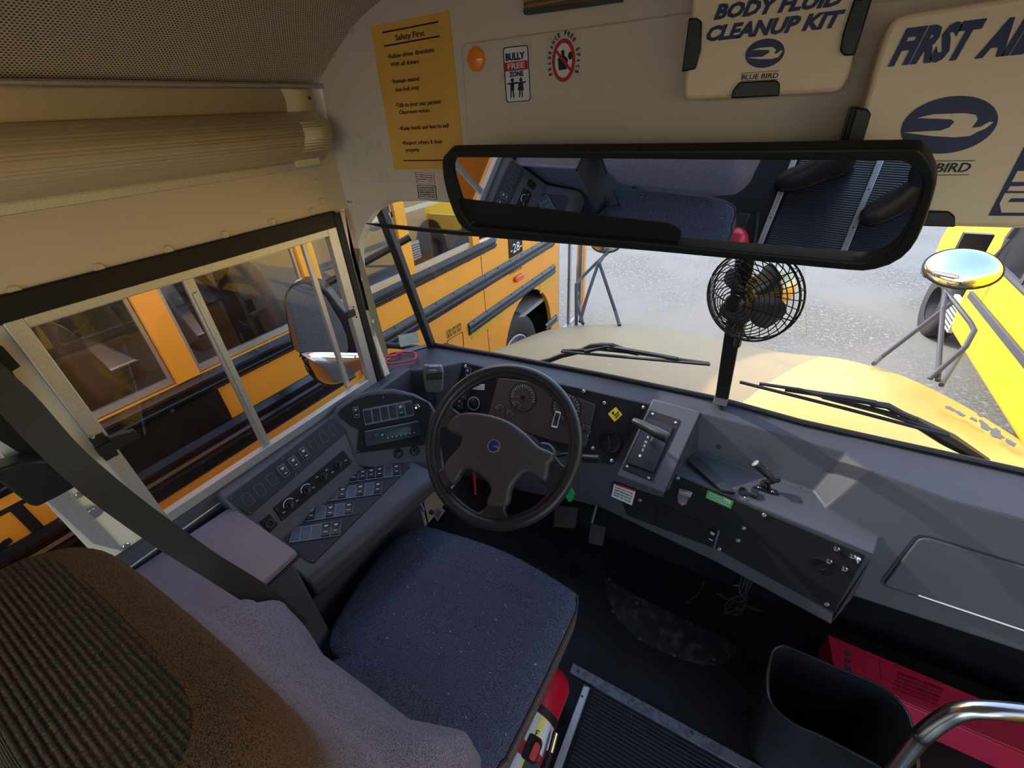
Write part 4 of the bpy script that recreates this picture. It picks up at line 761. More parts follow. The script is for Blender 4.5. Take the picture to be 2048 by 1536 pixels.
obj('sticker_symbols', g.slab(ff, PX(ff, c(K3, 1548, 478, 1565, 470, 1572, 490, 1555, 498)), .0005).slab(ff, PX(ff, c(K3, 1565, 505, 1602, 468, 1607, 474, 1572, 511)), .0005).slab(ff, PX(ff, c(K3, 1575, 520, 1605, 488, 1610, 494, 1582, 527)), .0005), M['ink'], ip)
g = G(); [screw(g, f.w(*f.px(*p)), f.n, .006, .003) for p in c(K3, 427, 123, 1333, 317, 1492, 407, 1792, 442, 1405, 755, 945, 637, 1550, 850)]; obj('panel_screw', g, M['steel'], ip)
small_label('switch_label', 'small white label on the instrument panel behind the steering wheel', f, K3, (485, 265, 575, 262, 570, 308, 478, 300), ['HAZARD', 'FOG'], M['ink'], M['label'])
# shifter
sa, sb_, scc = at(1303, 800, z=.868), at(1403, 828, z=.868), at(1300, 962, z=.752); FG = fr3(sa, sb_, scc)
g = G().prism([FG.w(*FG.px(*q)) for q in [(1305, 797), (1403, 824), (1330, 987), (1232, 952)]], (0, .11, -.09)); g.add([FG.w(*FG.px(1403, 826)), f_[6], tb0, t0, FG.w(*FG.px(1330, 987))], [(0, 1, 2, 3, 4)]); obj('shifter_housing', g, M['dash'], da, .006, 3)
gs = obj('shifter_plate', G().slab(FG, rnd(PX(FG, c(K4, 385, 130, 582, 195, 400, 585, 205, 505)), .005), .003), M['panel'], da, .001); f = FG.up(.003)
obj('shifter_surround', G().slab(f, rnd(PX(f, c(K4, 368, 180, 535, 240, 405, 528, 235, 470)), .005), .005), M['plastic'], gs, .0015); f2 = f.up(.005)
obj('shift_slot', G().slab(f2, rnd(PX(f2, c(K4, 400, 290, 435, 300, 365, 475, 330, 462)), .004), .0008), M['ink'], gs)
g = G(); [T(g, f2, s, K4, x, y, x+13, y+5, 15) for s, x, y in (('R', 362, 308), ('N', 348, 337), ('D', 340, 362), ('2', 328, 388), ('1', 310, 425))]; obj('gear_letters', g, M['white'], gs)
h0, h1 = f2.w(*f2.px(*c(K4, 385, 330)[0])), at(1310, 850, d=.0)
k0, k1 = at(1268, 842, z=.905), at(1335, 876, z=.905); g = G().tube([f2.w(*f2.px(*c(K4, 400, 330)[0])), (k0+k1)/2+(k1-k0)*.2], .006, 10); lv = obj('shift_lever', g, M['steel'], da)
obj('shift_knob', G().lathe(k0, k1-k0, [(.004, -.004), (.009, -.002), (.0105, .006), (.0125, .03), (.0125, .052), (.0145, .062), (.0145, (k1-k0).length), (.010, (k1-k0).length+.004)], 24), M['plastic'], lv)
g = G(); [screw(g, f.w(*f.px(*p)), f.n, .004) for p in c(K4, 400, 152, 547, 207, 375, 562, 237, 487)]; obj('plate_screw', g, M['steel'], gs)
# right black panel
bp = obj('access_panel', G().slab(FB2, rnd(PX(FB2, c(K4, 540, 540, 1765, 1058, 1560, 1420, 820, 1020, 240, 800, 160, 600, 470, 690)), .004), .003), M['panel'], da, .001); f = FB2.up(.003)
g = G(); [screw(g, f.w(*f.px(*p)), f.n, .0058, .003) for p in c(K4, 563, 562, 985, 882, 948, 962, 827, 1016, 1115, 800, 1515, 1370, 320, 705)]; obj('panel_screw', g, M['steel'], bp)
g = G(); [screw(g, f.w(*f.px(*p)), f.n, .0072, .004) for p in c(K4, 1577, 1015, 1530, 1095, 1628, 1143, 1680, 1063)]; obj('bright_rivet', g, M['chrome'], bp)
obj('cable_grommet', G().lathe(f.w(*f.px(*c(K4, 1470, 1110)[0])), f.n, [(.019, 0), (.019, .003), (.016, .0035), (.0155, .0008), (.001, .0008)], 24), M['rock'], bp)
obj('lock_key', G().lathe(f.w(*f.px(*c(K4, 1715, 1078)[0])), f.n, [(.006, 0), (.006, .004), (.003, .005), (.002, .018), (.001, .018)], 16), M['steel'], bp)
bank(f, c(K4, 440, 720, 830, 895, 800, 1005, 420, 825), 'bbbbbs', bp, blankm='rock', bez='panel')
obj('bank_end_bezel', G().slab(f.up(.003), PX(f, c(K4, 820, 890, 834, 897, 800, 1008, 790, 1002)), .0015), M['lidb'], bp)
pt = c(KL, 745, 310, 925, 370, 905, 430, 870, 450, 840, 535, 780, 550, 730, 510, 720, 440, 728, 365); lt = obj('panel_latch', G().slab(f, rnd(PX(f, pt), .002), .003), M['chrome'], bp, .001)
obj('panel_latch_hasp', G().slab(f.up(.003), PX(f, c(KL, 745, 330, 915, 385, 900, 430, 735, 372)), .004), M['steel'], bp, .001)
small_label('green_attention_label', 'green label with white lettering on the black dashboard panel', f, KL, (1130, 340, 1488, 490, 1445, 600, 1098, 447), ['ATTENTION DRIVER', 'DO NOT RELEASE STUDENTS', 'WITHOUT SUPERVISION'], M['white'], M['green'])
tag(bpy.data.objects['green_attention_label'], None)
lw = small_label('alarm_label', 'white label with red top line on the dashboard below the shifter', Fr(fb(1240, 985, .004), FB2.u, FB2.n), K4, (155, 600, 292, 650, 268, 738, 137, 680), ['ALARM MUST SOUND', 'WHEN PARKING BRAKE IS', 'RELEASED AND DOOR OPEN', 'REPORT ANY FAILURE'], M['ink'], M['label'])
obj('label_red_edge', G().slab(Fr(fb(1240, 985, .0045), FB2.u, FB2.n), PX(Fr(fb(1240, 985, .0045), FB2.u, FB2.n), c(K4, 165, 598, 290, 640, 290, 652, 160, 608)), .0004), M['redp'], lw)
# glove box door
f = FGv; qd_ = PX(f, c(K6, 1110, 215, 1170, 212, 1719, 378, 2300, 555, 2300, 930, 1719, 735, 930, 490, 915, 470))
gd = obj('glove_box_door', G().slab(f, rnd(qd_, .012), .008), M['dash'], da, .003, 3); q_ = [Vector(p) for p in qd_]; cen = Vector((sum(p.x for p in q_)/len(q_), sum(p.y for p in q_)/len(q_)))
obj('door_groove', G().ring(f, rnd([tuple(cen+(p-cen)*1.045) for p in q_], .016), rnd([tuple(cen+(p-cen)*1.0) for p in q_], .012), .002, .0002, 80), M['rock'], da)
obj('door_hinge', G().tube([f.w(*f.px(*c(K6, 1105, 535)[0]), .007), f.w(*f.px(*c(K6, 2200, 900)[0]), .007)], .0025, 8), M['steel'], gd)
# ================================================================ TRAY ITEMS, MICROPHONE, STRAP
fz = lambda x, y, h=0: at(x, y, z=.722+h)
tag(obj('folded_black_bracket', G().prism([fz(*q) for q in c(K4, 620, 470, 690, 445, 880, 625, 925, 672, 840, 660, 770, 600)], (0, 0, .012)), M['plastic'], bevel=.002), 'flat black strap shaped bracket lying in the dashboard tray', 'bracket')
mb = thing('microphone_mount', 'black swivel mount with silver tipped cylinder screwed in the dashboard tray', 'mount', fz(1550, 985))
p0 = fz(*c(K4, 1150, 640)[0]); obj('base_plate', G().prism([fz(*q) for q in c(K4, 1040, 625, 1075, 610, 1200, 650, 1185, 670)], (0, 0, .004)), M['plastic'], mb)
a, b_ = at(*c(K4, 1185, 585)[0], z=.76), at(*c(K4, 1060, 470)[0], z=.80); obj('barrel', G().lathe(a, b_-a, [(.005, 0), (.008, .01), (.0105, .03), (.0105, (b_-a).length-.008), (.0115, (b_-a).length-.006), (.0115, (b_-a).length)], 24), M['plastic'], mb)
obj('barrel_tip', G().lathe(b_, b_-a, [(.0105, 0), (.0105, .002), (.004, .003), (.003, .001)], 24), M['alu'], mb)
g = G().tube([p0, at(*c(K4, 1140, 600)[0], z=.74), a], .005, 8); g.tube([at(*c(K4, 1110, 620)[0], z=.725), at(*c(K4, 1100, 585)[0], z=.745), at(*c(K4, 1175, 570)[0], z=.755)], .004, 8); g.ball(at(*c(K4, 1200, 575)[0], z=.758), .008); g.ball(at(*c(K4, 1110, 600)[0], z=.738), .009); obj('swivel_arm', g, M['rock'], mb)
g = G(); [screw(g, fz(*q, .004), (0, 0, 1), .004, .002) for q in c(K4, 1083, 622, 1168, 650)]; g.tube([at(*c(K4, 1130, 500)[0], z=.785), at(*c(K4, 1150, 540)[0], z=.772), at(*c(K4, 1180, 560)[0], z=.765)], .0015, 6); obj('mount_screw', g, M['chrome'], mb)
nb = thing('round_tray_bracket', 'round black clip bracket at the front edge of the dashboard tray', 'bracket', fz(1486, 985)); p = fz(*c(K4, 972, 650)[0])
obj('ring_clip', G().lathe(p, (0, -.5, .9), [(.013, 0), (.013, .008), (.009, .009), (.008, .004), (.001, .004)], 20), M['plastic'], nb); obj('clip_screw', G().ball(fz(*c(K4, 990, 688)[0], .004), .003, 8, 6), M['chrome'], nb)
tag(obj('small_block', G().prism([fz(*q) for q in c(K4, 1030, 640, 1078, 655, 1062, 698, 1020, 680)], (0, 0, .010)), M['plastic'], bevel=.001), 'small black plastic block beside the round tray bracket', 'block')
# microphone
mc = thing('radio_microphone', 'grey hand microphone clipped on the dashboard left of the steering wheel', 'microphone', FM.w(*FM.px(868, 790))); f = FM.up(.012)
obj('microphone_body', G().slab(f, rnd(PX(f, c(K3, 115, 105, 245, 108, 262, 150, 258, 300, 225, 315, 130, 310, 115, 240, 108, 150)), .006), .022), mat('microphone_grey', (.13, .13, .13), .4), mc, .005, 3); f2 = f.up(.022)
g = G(); [g.slab(f2, PX(f2, c(K3, 125, 185+i*9, 250, 170+i*9, 250, 174+i*9, 125, 189+i*9)), .0015) for i in range(6)]; obj('speaker_grille', g, M['rock'], mc)
g = G().slab(f2, PX(f2, c(K3, 145, 122, 215, 122, 215, 128, 145, 128)), .0006); T(g, f2, 'Uniden', K3, 148, 160, 208, 160, 12); obj('brand_mark', g, M['white'], mc)
p0 = f.w(*f.px(*c(K3, 188, 315)[0]), .01); ctl = [p0, p0-Vector((0, 0, .03)), f.w(*f.px(*c(K3, 195, 400)[0])), f.w(*f.px(*c(K3, 180, 500)[0]), .02), f.w(*f.px(*c(K3, 200, 700)[0]), .03)]
pth = smooth(ctl, 20); co_ = []
for i, q in enumerate(pth): a = i*1.4; co_.append(q+Vector((math.cos(a), math.sin(a), 0))*(.004 if i > 20 else 0))
obj('coiled_cord', G().tube(co_, .0022, 6), M['rubber'], mc); obj('mount_clip', G().slab(FM, rnd(PX(FM, c(K3, 150, 110, 225, 110, 225, 200, 150, 200)), .002), .013), M['plastic'], mc)
g = G(); sp_c = smooth([at(*q, y=.98) for q in c(K3, 220, 710, 200, 780, 205, 860, 235, 920, 250, 935)], 30); g.tube([q+Vector((math.cos(i*1.3), 0, math.sin(i*1.3)))*.006 for i, q in enumerate(sp_c)], .002, 6); tag(obj('coiled_cable', g, M['rubber']), 'black coiled cable hanging behind the left side of the steering wheel', 'cable')
# red loop
fq = Fr((0, 0, .87), (1, 0, 0), (0, 0, 1)); g = G(); lo_ = smooth([at(*q, z=.87) for q in c(KW, 130, 1315, 150, 1270, 230, 1250, 350, 1250, 378, 1280, 350, 1310, 260, 1330, 160, 1340)], 6, True); g.tube(lo_, .0045, 8, True)
rk = thing('red_loop_tool', 'red plastic loop shaped tool lying on the left end of the dashboard', 'tool', at(800, 722, z=.86)); obj('loop', g, M['redc'], rk); obj('handle', G().tube([at(*q, z=.875) for q in c(KW, 130, 1285, 200, 1280, 225, 1262, 260, 1258)], .006, 8), M['redc'], rk)
tag(obj('dash_strip_label', G().slab(Fr((0, 0, .863), (1, 0, 0), (0, 0, 1)), PX(Fr((0, 0, .863), (1, 0, 0), (0, 0, 1)), c(KW, 260, 1228, 475, 1180, 480, 1200, 300, 1250)), .001), M['lidb']), 'thin pale strip label at the left windshield corner of the dashboard', 'label')
# ================================================================ STEERING WHEEL
wc = Vector((-.507, .746, .881)); th, ph = .809, .058; wn = Vector((math.sin(ph), -math.cos(ph)*math.cos(th), math.sin(th)*math.cos(ph)))
FW = Fr(wc, (1, 0, 0), wn); sw = thing('steering_wheel', 'large black four spoke steering wheel with round blue emblem', 'steering wheel', wc-wn*.12)
obj('rim', G().tube([FW.w(.213*math.cos(2*PI*k/96), .213*math.sin(2*PI*k/96)) for k in range(96)], .0155, 16, True), M['wheel'], sw)
FW2 = FW.up(-.004)
W1 = c(K3, 300, 440, 330, 340, 440, 240, 620, 175, 800, 155, 1000, 180, 1150, 270, 1245, 400, 1270, 560, 1260, 700, 1225, 850, 1195, 905, 1150, 890, 1085, 815, 980, 765, 880, 665, 760, 580, 620, 530, 470, 512, 400, 515, 340, 480)
W2 = c(K3, 185, 600, 250, 585, 340, 600, 420, 650, 425, 740, 350, 850, 300, 900, 230, 935, 180, 935, 165, 890, 165, 740)
W3 = c(K3, 350, 1000, 400, 920, 480, 910, 560, 950, 640, 1020, 665, 1090, 635, 1165, 570, 1245, 500, 1290, 420, 1265, 320, 1190, 265, 1110, 285, 1040)
W4 = c(K3, 745, 1165, 770, 1060, 830, 970, 900, 930, 980, 960, 1055, 1030, 1080, 1080, 1020, 1170, 920, 1245, 810, 1298, 735, 1290, 715, 1220)
outer = [(.205*math.cos(2*PI*k/80), .205*math.sin(2*PI*k/80)) for k in range(80)]
def inside(l, r=.198): 
    o = []
    for q in l:
        v_ = Vector(q)
        if v_.length > r: v_ = v_.normalized()*r
        o.append(tuple(v_))
    return [tuple(q) for q in smooth(o, 4, True)]
curve_mesh('spoke_plate', [outer]+[inside(PX(FW2, w)) for w in (W1, W2, W3, W4)], FW2, .022, .007, M['wheel'], sw, -.014)
HP = c(K3, 325, 600, 385, 530, 470, 514, 620, 532, 760, 583, 880, 670, 980, 768, 1085, 820, 1050, 870, 1035, 975, 950, 920, 870, 925, 800, 1000, 755, 1080, 742, 1165, 635, 1165, 662, 1090, 640, 1010, 560, 930, 480, 895, 410, 905, 350, 1000, 305, 930, 320, 870, 400, 780, 435, 720, 430, 650)
curve_mesh('hub_pad', [[tuple(q) for q in smooth(PX(FW, HP), 3, True)]], FW, .030, .010, M['pad'], sw, -.008, seg=4)
pe = FW.w(*FW.px(*c(K3, 668, 745)[0]), .022); obj('emblem_ring', G().lathe(pe, wn, [(.0195, -.004), (.0195, .001), (.0185, .003), (.0155, .003), (.015, .0015), (.001, .0015)], 32), M['chrome'], sw)
obj('emblem_disc', G().lathe(pe+wn*.0016, wn, [(.0148, 0), (.0148, .0008), (.001, .0008)], 32), M['blue'], sw); fe = FW.up(.0246); curve_mesh('emblem_bird', [PX(fe, c(K3, 632, 730, 662, 738, 690, 742, 695, 752, 675, 758, 655, 750))], fe, .0006, 0, M['gold'], sw)
obj('column', G().lathe(wc-wn*.012, -wn, [(.05, 0), (.055, .03), (.06, .06), (.06, .22)], 24), M['plastic'], sw)
tag(obj('turn_signal_stalk', G().tube([at(*q, y=.92) for q in c(K3, 1110, 815, 1200, 800, 1330, 812)], .006, 8).tube([at(*q, y=.92) for q in c(K3, 1330, 830, 1455, 838)], .0125, 14), M['plastic'], bevel=0), 'black turn signal stalk behind the right side of the steering wheel', 'stalk')
tag(obj('horn_hose', G().tube(smooth([at(*q, y=.90) for q in c(K3, 1010, 718, 1060, 725, 1100, 760, 1105, 800, 1095, 830)], 5), .004, 8), mat('blue_grey_hose', (.10, .13, .17), .4)), 'thin grey hose behind the steering wheel hub', 'hose')
ky = thing('keys', 'key with green tag hanging from the ignition', 'keys', at(1140, 985, y=.96)); obj('green_key_tag', G().prism([at(*q, y=.96) for q in c(K3, 1205, 1065, 1240, 1065, 1265, 1110, 1240, 1165, 1215, 1165, 1193, 1120)], (0, .005, 0)), mat('green_plastic', (.02, .35, .10), .35), ky, .001); obj('key_ring', G().tube([at(*q, y=.955) for q in c(K3, 1225, 1070, 1245, 1045, 1250, 1030)], .002, 6), M['steel'], ky)
obj('red_tilt_lever', G().tube([wc-wn*.16+Vector((0, .02, -.02)), at(*c(K3, 488, 940)[0], y=.93), at(*c(K3, 492, 958)[0], y=.93), at(*c(K3, 502, 1108)[0], y=.90)], .005, 8), M['red'], sw)
sw2 = thing('side_lever_fitting', 'small metal lever fitting on the side console below the steering wheel', 'fitting', at(842, 1010, z=.45)); g = G().tube([at(*q, z=.5) for q in c(K2, 1420, 1020, 1440, 1060, 1460, 1100)], .006, 8); g.ball(at(*c(K2, 1435, 1030)[0], z=.5), .012); obj('lever', g, M['steel'], sw2)
tg = thing('hanging_tag', 'small white tag hanging below the left side of the steering wheel', 'tag', at(875, 1030, y=.78)); ff = Fr(at(877, 1030, y=.78), (1, 0, 0), (0, -1, .6)); obj('tag_card', G().slab(ff, PX(ff, c(K3, 215, 1188, 270, 1235, 210, 1318, 178, 1262)), .001), M['label'], tg); g = G(); [g.slab(ff.up(.001), PX(ff, c(K3, 195+i*4, 1265-i*11, 225+i*4, 1285-i*11, 223+i*4, 1289-i*11, 193+i*4, 1269-i*11)), .0004) for i in range(5)]; obj('tag_print', g, M['ink'], tg); obj('tag_knob', G().ball(at(*c(K3, 165, 1245)[0], y=.79), .010), M['dark'], tg)
for i, (q, lb) in enumerate([(c(K8, 320, 30, 450, 40, 435, 160, 310, 150), 'dark brake pedal under the dashboard right of the steering wheel'), (c(K8, 525, 130, 610, 150, 590, 260, 510, 245), 'dark accelerator pedal right of the brake pedal')]):
    pdl = thing('foot_pedal', lb, 'pedal', at(1140+i*60, 1080, y=1.1), 'pedals on the floor under the dashboard'); f = Fr(at(1125+i*60, 1040+i*25, z=.22), (1, 0, 0), (0, -.8, .6)); obj('pedal_pad', G().slab(f, PX(f, q), .012), M['tire'], pdl, .002); m_ = f.w(*f.px(*q[0])); obj('pedal_arm', G().tube([m_, m_+Vector((0, .15, .2))], .01, 8), M['plastic'], pdl)
wr = thing('hanging_wires', 'bundle of loose wires and silver connectors hanging under the dashboard', 'wires', at(1470, 1200, y=1.0)); g = G(); rng = random.Random(3)
for k in range(9):
    s = at(1490+rng.uniform(-12, 12), 1175, y=1.0); g.tube(smooth([s+Vector((0, .04, .20)), s, at(1475+rng.uniform(-22, 22), 1200, y=1.0+rng.uniform(-.02, .02)), at(1465+rng.uniform(-22, 22), 1222, y=.99), at(1470+rng.uniform(-20, 20), 1205+rng.uniform(0, 25), y=.98)], 6), .0022, 6)
obj('wire', g, M['rubber'], wr); g = G()
for x, y in c(K8, 1080, 580, 1352, 485, 1330, 560, 1375, 580, 1300, 640, 1360, 620, 1350, 655): p = at(x, y, y=.985); g.obox(p, (1, 0, .6), (0, 1, 0), (-.6, 0, 1), .008, .003, .003)
obj('wire_connector', g, M['chrome'], wr); obj('loose_lead', G().tube(smooth([at(*q, y=.99) for q in c(K8, 1170, 470, 1140, 530, 1085, 575)], 5), .0018, 6), M['rubber'], wr)
obj('wire_bracket', G().tube([at(*q, y=1.02) for q in c(K8, 1240, 535, 1340, 580, 1500, 640)], .005, 6), M['plastic'], wr)
# ================================================================ SEAT
st = thing('driver_seat', 'high back driver seat in blue grey tweed with warm light painted on its upper back and a brown ribbed rear', 'seat', (-.5, .2, 0))
FC = Fr((0, 0, .5), (1, 0, 0), (0, 0, 1))
cu_ = PX(FC, [(838, 1052), (870, 1054), (1010, 1100), (1142, 1175), (1152, 1192), (1148, 1225), (1090, 1350), (1020, 1490), (1000, 1520)])+[(-.30, .14), (-.74, .14)]+PX(FC, [(668, 1335), (655, 1285), (672, 1235), (730, 1140), (790, 1070)])
cu_ = [tuple(q) for q in smooth(cu_, 4, True)]; cen = Vector((-.5, .42))
def scl(l, k): return [tuple(cen+(Vector(q)-cen)*k) for q in l]
lay = [(.94, .385), (1.0, .40), (1.01, .45), (1.0, .482), (.985, .496), (.95, .503), (.8, .508), (.5, .5105)]
g = G(); n = len(cu_)
for k, z in lay: g.v += [FC.w(a, b, z-.5) for a, b in scl(cu_, k)]
for j in range(len(lay)-1): g.f += [(j*n+i, j*n+(i+1) % n, (j+1)*n+(i+1) % n, (j+1)*n+i) for i in range(n)]
g.f += [tuple(range((len(lay)-1)*n, len(lay)*n))]
g.v.append(FC.w(-.5, .42, .011)); g.f = [f for f in g.f if len(f) == 4]; g.f += [((len(lay)-1)*n+i, (len(lay)-1)*n+(i+1) % n, len(lay)*n) for i in range(n)]
top = G(); top.v = g.v[3*n:]; top.f = [tuple(i-3*n for i in f) for f in g.f if min(f) >= 3*n]; side = G(); side.v = g.v[:4*n]; side.f = [f for f in g.f if max(f) < 4*n]
ct = obj('cushion_top', top, M['fabc'], st, ang=80); obj('cushion_side', side, M['vinyl'], st, ang=80)
obj('cushion_piping', G().tube([FC.w(a, b, -.016) for a, b in scl(cu_, 1.003)], .004, 6, True), M['ink'], st)
obj('seat_base', G().box((-.70, .12, .12), (-.34, .56, .39)), M['plastic'], st, .02, 3); obj('seat_pedestal', G().box((-.66, .16, 0), (-.38, .52, .14)), M['plastic'], st, .01)
# backrest: sections along height
def interp(z, tb):
    for (z0, *a), (z1, *b_) in zip(tb, tb[1:]):
        if z <= z1: t = (z-z0)/(z1-z0); t = t*t*(3-2*t); return [p+(q-p)*t for p, q in zip(a, b_)]
    return list(tb[-1][1:])
#      z, centre x, half width, front y, back y, side wing
TB = [(.53, -.48, .20, .16, .06, .0), (.60, -.478, .265, .175, .03, .02), (.70, -.476, .283, .170, .02, .04), (.80, -.476, .283, .150, .005, .05), (.87, -.48, .272, .118, -.01, .04), (.95, -.49, .25, .075, -.04, .012), (1.04, -.50, .245, .050, -.08, .006), (1.12, -.505, .245, .045, -.11, .006), (1.18, -.505, .238, .040, -.12, .006), (1.215, -.505, .215, .015, -.11, .003), (1.238, -.505, .165, -.02, -.085, 0)]
def back_row(z, n=48):
    cx, hw, yf, yb, wg = interp(z, TB); row = []
    for k in range(n):
        a = 2*PI*k/n; ca, sa_ = math.cos(a), math.sin(a); e = 2/3.6
        x = math.copysign(abs(ca)**e, ca)*hw; y = math.copysign(abs(sa_)**(2/2.6), sa_); ym = (yf+yb)/2; hd_ = (yf-yb)/2
        yy = ym+hd_*y
        if y > 0: yy += wg*(max(0, abs(x/hw)-.45)/.55)**1.2*(1 if abs(x/hw) < .86 else max(0, (1-abs(x/hw))/.14)) *1.6
        row.append(Vector((cx+x, yy, z)))
    return row
zs = [.53+.695*k/44 for k in range(45)]; rows = [back_row(z) for z in zs]; n = 48
def skin(sel, cap=False):
    g = G(); g.v = [p for r in rows for p in r]
    for j in range(len(rows)-1):
        for i in range(n):
            m_ = (rows[j][i]+rows[j][(i+1) % n])/2; cx, hw, yf, yb, wg = interp(zs[j], TB); ys = yb+(yf-yb)*.40
            if zs[j] > 1.05: ys = yb+(yf-yb)*.62
            if (m_.y > ys) == sel: g.f.append((j*n+i, j*n+(i+1) % n, (j+1)*n+(i+1) % n, (j+1)*n+i))
    if cap: g.f.append(tuple(range((len(rows)-1)*n, len(rows)*n))); g.f.append(tuple(reversed(range(n))))
    return g
def clean(g):
    used = sorted({i for f in g.f for i in f}); mp = {o: k for k, o in enumerate(used)}; h = G(); h.v = [g.v[i] for i in used]; h.f = [tuple(mp[i] for i in f) for f in g.f]; return h
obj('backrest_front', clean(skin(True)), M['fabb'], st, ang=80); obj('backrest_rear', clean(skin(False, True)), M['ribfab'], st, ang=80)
# seat belt, retractor, buckle
be = thing('seat_belt', 'black webbing seat belt running from the pillar down beside the driver seat', 'seat belt', at(540, 1190, y=.08))
ctl = [(at(-60, 720, x=-.98), 60), (at(28, 800, x=-.96), 60), (at(120, 900, x=-.93), 60), (at(215, 985, x=-.90), 62), (at(330, 1070, x=-.86), 62), (at(420, 1130, x=-.80), 60), (at(530, 1200, x=-.74), 56), (at(600, 1260, x=-.72), 50)]
pc = smooth([a for a, _ in ctl], 5); wv = []
for i, p in enumerate(pc):
    t_ = (pc[min(len(pc)-1, i+1)]-pc[max(0, i-1)]).normalized(); vd = (p-CAM).normalized(); w_ = t_.cross(vd).normalized(); tw = .35*math.sin(i*.16+.6)+.1*math.sin(i*.7); wv.append((w_*math.cos(tw)+vd*math.sin(tw))*.046)
obj('webbing', G().strip(pc, wv, .002), M['belt'], be)
fp = Fr(at(10, 775, x=-1.0), (0, 1, 0), (1, -.1, .2)); po = PX(fp, c(KB, -60, 330, 30, 320, 60, 335, 105, 410, 108, 440, 85, 480, 20, 500, -60, 490)); pi_ = PX(fp, c(KB, -40, 420, 30, 412, 68, 440, 60, 455, 10, 475, -40, 470))
obj('anchor_plate', G().ring(fp, rnd(po, .004), rnd(pi_, .002), .003, 0, 60), M['steel'], be)
re = thing('belt_retractor_housing', 'black plastic seat belt retractor housing on the window pillar', 'housing', at(70, 940, x=-1.05))
pts = c(KB, -60, 850, 110, 800, 300, 790, 400, 880, 460, 935, 320, 1010, 215, 1060, 170, 1050, 20, 930, -60, 880); obj('housing', G().prism([at(*q, x=-1.085) for q in pts], (.06, -.01, .01)), M['plastic'], re, .008, 3)
tag(obj('pillar_cover', G().prism([at(*q, x=-1.087) for q in c(KB, -200, 100, 0, 150, 110, 270, 60, 300, 330, 790, 120, 800, -200, 600)], (.012, 0, 0)), M['blackp']), 'dark panel on the pillar behind the seat belt', 'panel')
bk = thing('belt_buckle', 'black seat belt buckle with red release button beside the seat cushion', 'buckle', at(1065, 1530, z=.33)); f = Fr(at(1068, 1500, z=.36), (1, .25, 0), (.1, -.3, 1))
obj('buckle_case', G().slab(f, rnd(PX(f, c(KE, 250, 1090, 390, 1170, 405, 1250, 310, 1500, 270, 1520, 130, 1390)), .006), .02, -.02), M['plastic'], bk, .002); obj('release_button', G().slab(f, rnd(PX(f, c(KE, 318, 1200, 372, 1235, 375, 1290, 300, 1465, 230, 1405)), .005), .004), mat('red_button', (.6, .05, .06), .4), bk, .001)
obj('buckle_strap', G().strip([f.w(0, -.02, -.012), f.w(-.03, -.12, -.06)], [f.u*.035]*2, .003), M['belt'], bk)
# fire extinguisher
ex = thing('fire_extinguisher', 'red fire extinguisher lying along the floor beside the driver seat', 'fire extinguisher', (-.272, .5, 0))
ec = Vector((-.275, .60, .10)); er = .062; ea = Vector((0, -1, 0))
obj('cylinder', G().lathe(ec, ea, [(.01, -.012), (.035, -.008), (.052, .004), (er, .025), (er, .50), (.05, .53), (.02, .56)], 40), M['red'], ex)
def band(y0, y1, a0, a1, r, mt, name, nseg=16):
    g = G(); rws = []
    for yy in (y0, y1): rws.append([Vector((ec.x+r*math.sin(a0+(a1-a0)*k/nseg), yy, ec.z+r*math.cos(a0+(a1-a0)*k/nseg))) for k in range(nseg+1)])
    return obj(name, g.sheet(rws), mt, ex)
band(.485, .465, -3.1, 3.1, er+.0022, M['rubber'], 'clamp_band', 40)
lb_ = band(.462, .27, -1.4, 1.35, er+.0008, M['label'], 'label_sheet'); band(.462, .27, .35, .62, er+.0014, mat('yellow_print', (.80, .72, .10), .5), 'label_yellow_bar'); band(.385, .352, -.6, 1.3, er+.0018, M['redp'], 'label_red_bar')
band(.462, .43, -.9, -.35, er+.0016, M['redp'], 'label_logo'); band(.285, .272, -.9, .25, er+.0016, M['ink'], 'label_black_bar'); band(.33, .275, -.9, -.5, er+.0015, M['navy'], 'label_blue_field')
def curved_text(s, yc, a, hgt, mt, name, wid=.02):
    ff = Fr((ec.x+(er+.002)*math.sin(a), yc, ec.z+(er+.002)*math.cos(a)), (-math.cos(a), 0, math.sin(a)), (math.sin(a), 0, math.cos(a))); return obj(name, text_geo(s, ff, (-wid/2, 0), (wid/2, 0), hgt), mt, ex)
curved_text('INS', .284, -.3, .010, M['white'], 'label_word', .03); curved_text('3', .425, .48, .016, M['ink'], 'label_number', .010); curved_text('A7', .31, .48, .014, M['ink'], 'label_grade', .014)
g = G().slab(Fr((ec.x+er*math.sin(-.1), .53, ec.z+er+.001), (1, 0, 0), (0, 0, 1)), [(-.008, 0), (.008, 0), (0, .02)], .001); obj('white_arrow', g, M['white'], ex)
g = G().tube(smooth([(-.205, .445, .13), (-.198, .38, .12), (-.196, .28, .10), (-.195, .1, .08), (-.23, -.05, .09)], 8), .009, 10); hs_ = obj('hose', g, M['rubber'], ex); obj('hose_ferrule', G().cyl((-.205, .45, .132), (-.200, .405, .124), .0115), M['chrome'], hs_)
obj('valve_handle', G().box((-.30, -.02, .07), (-.25, .09, .13)), M['rubber'], ex, .004)
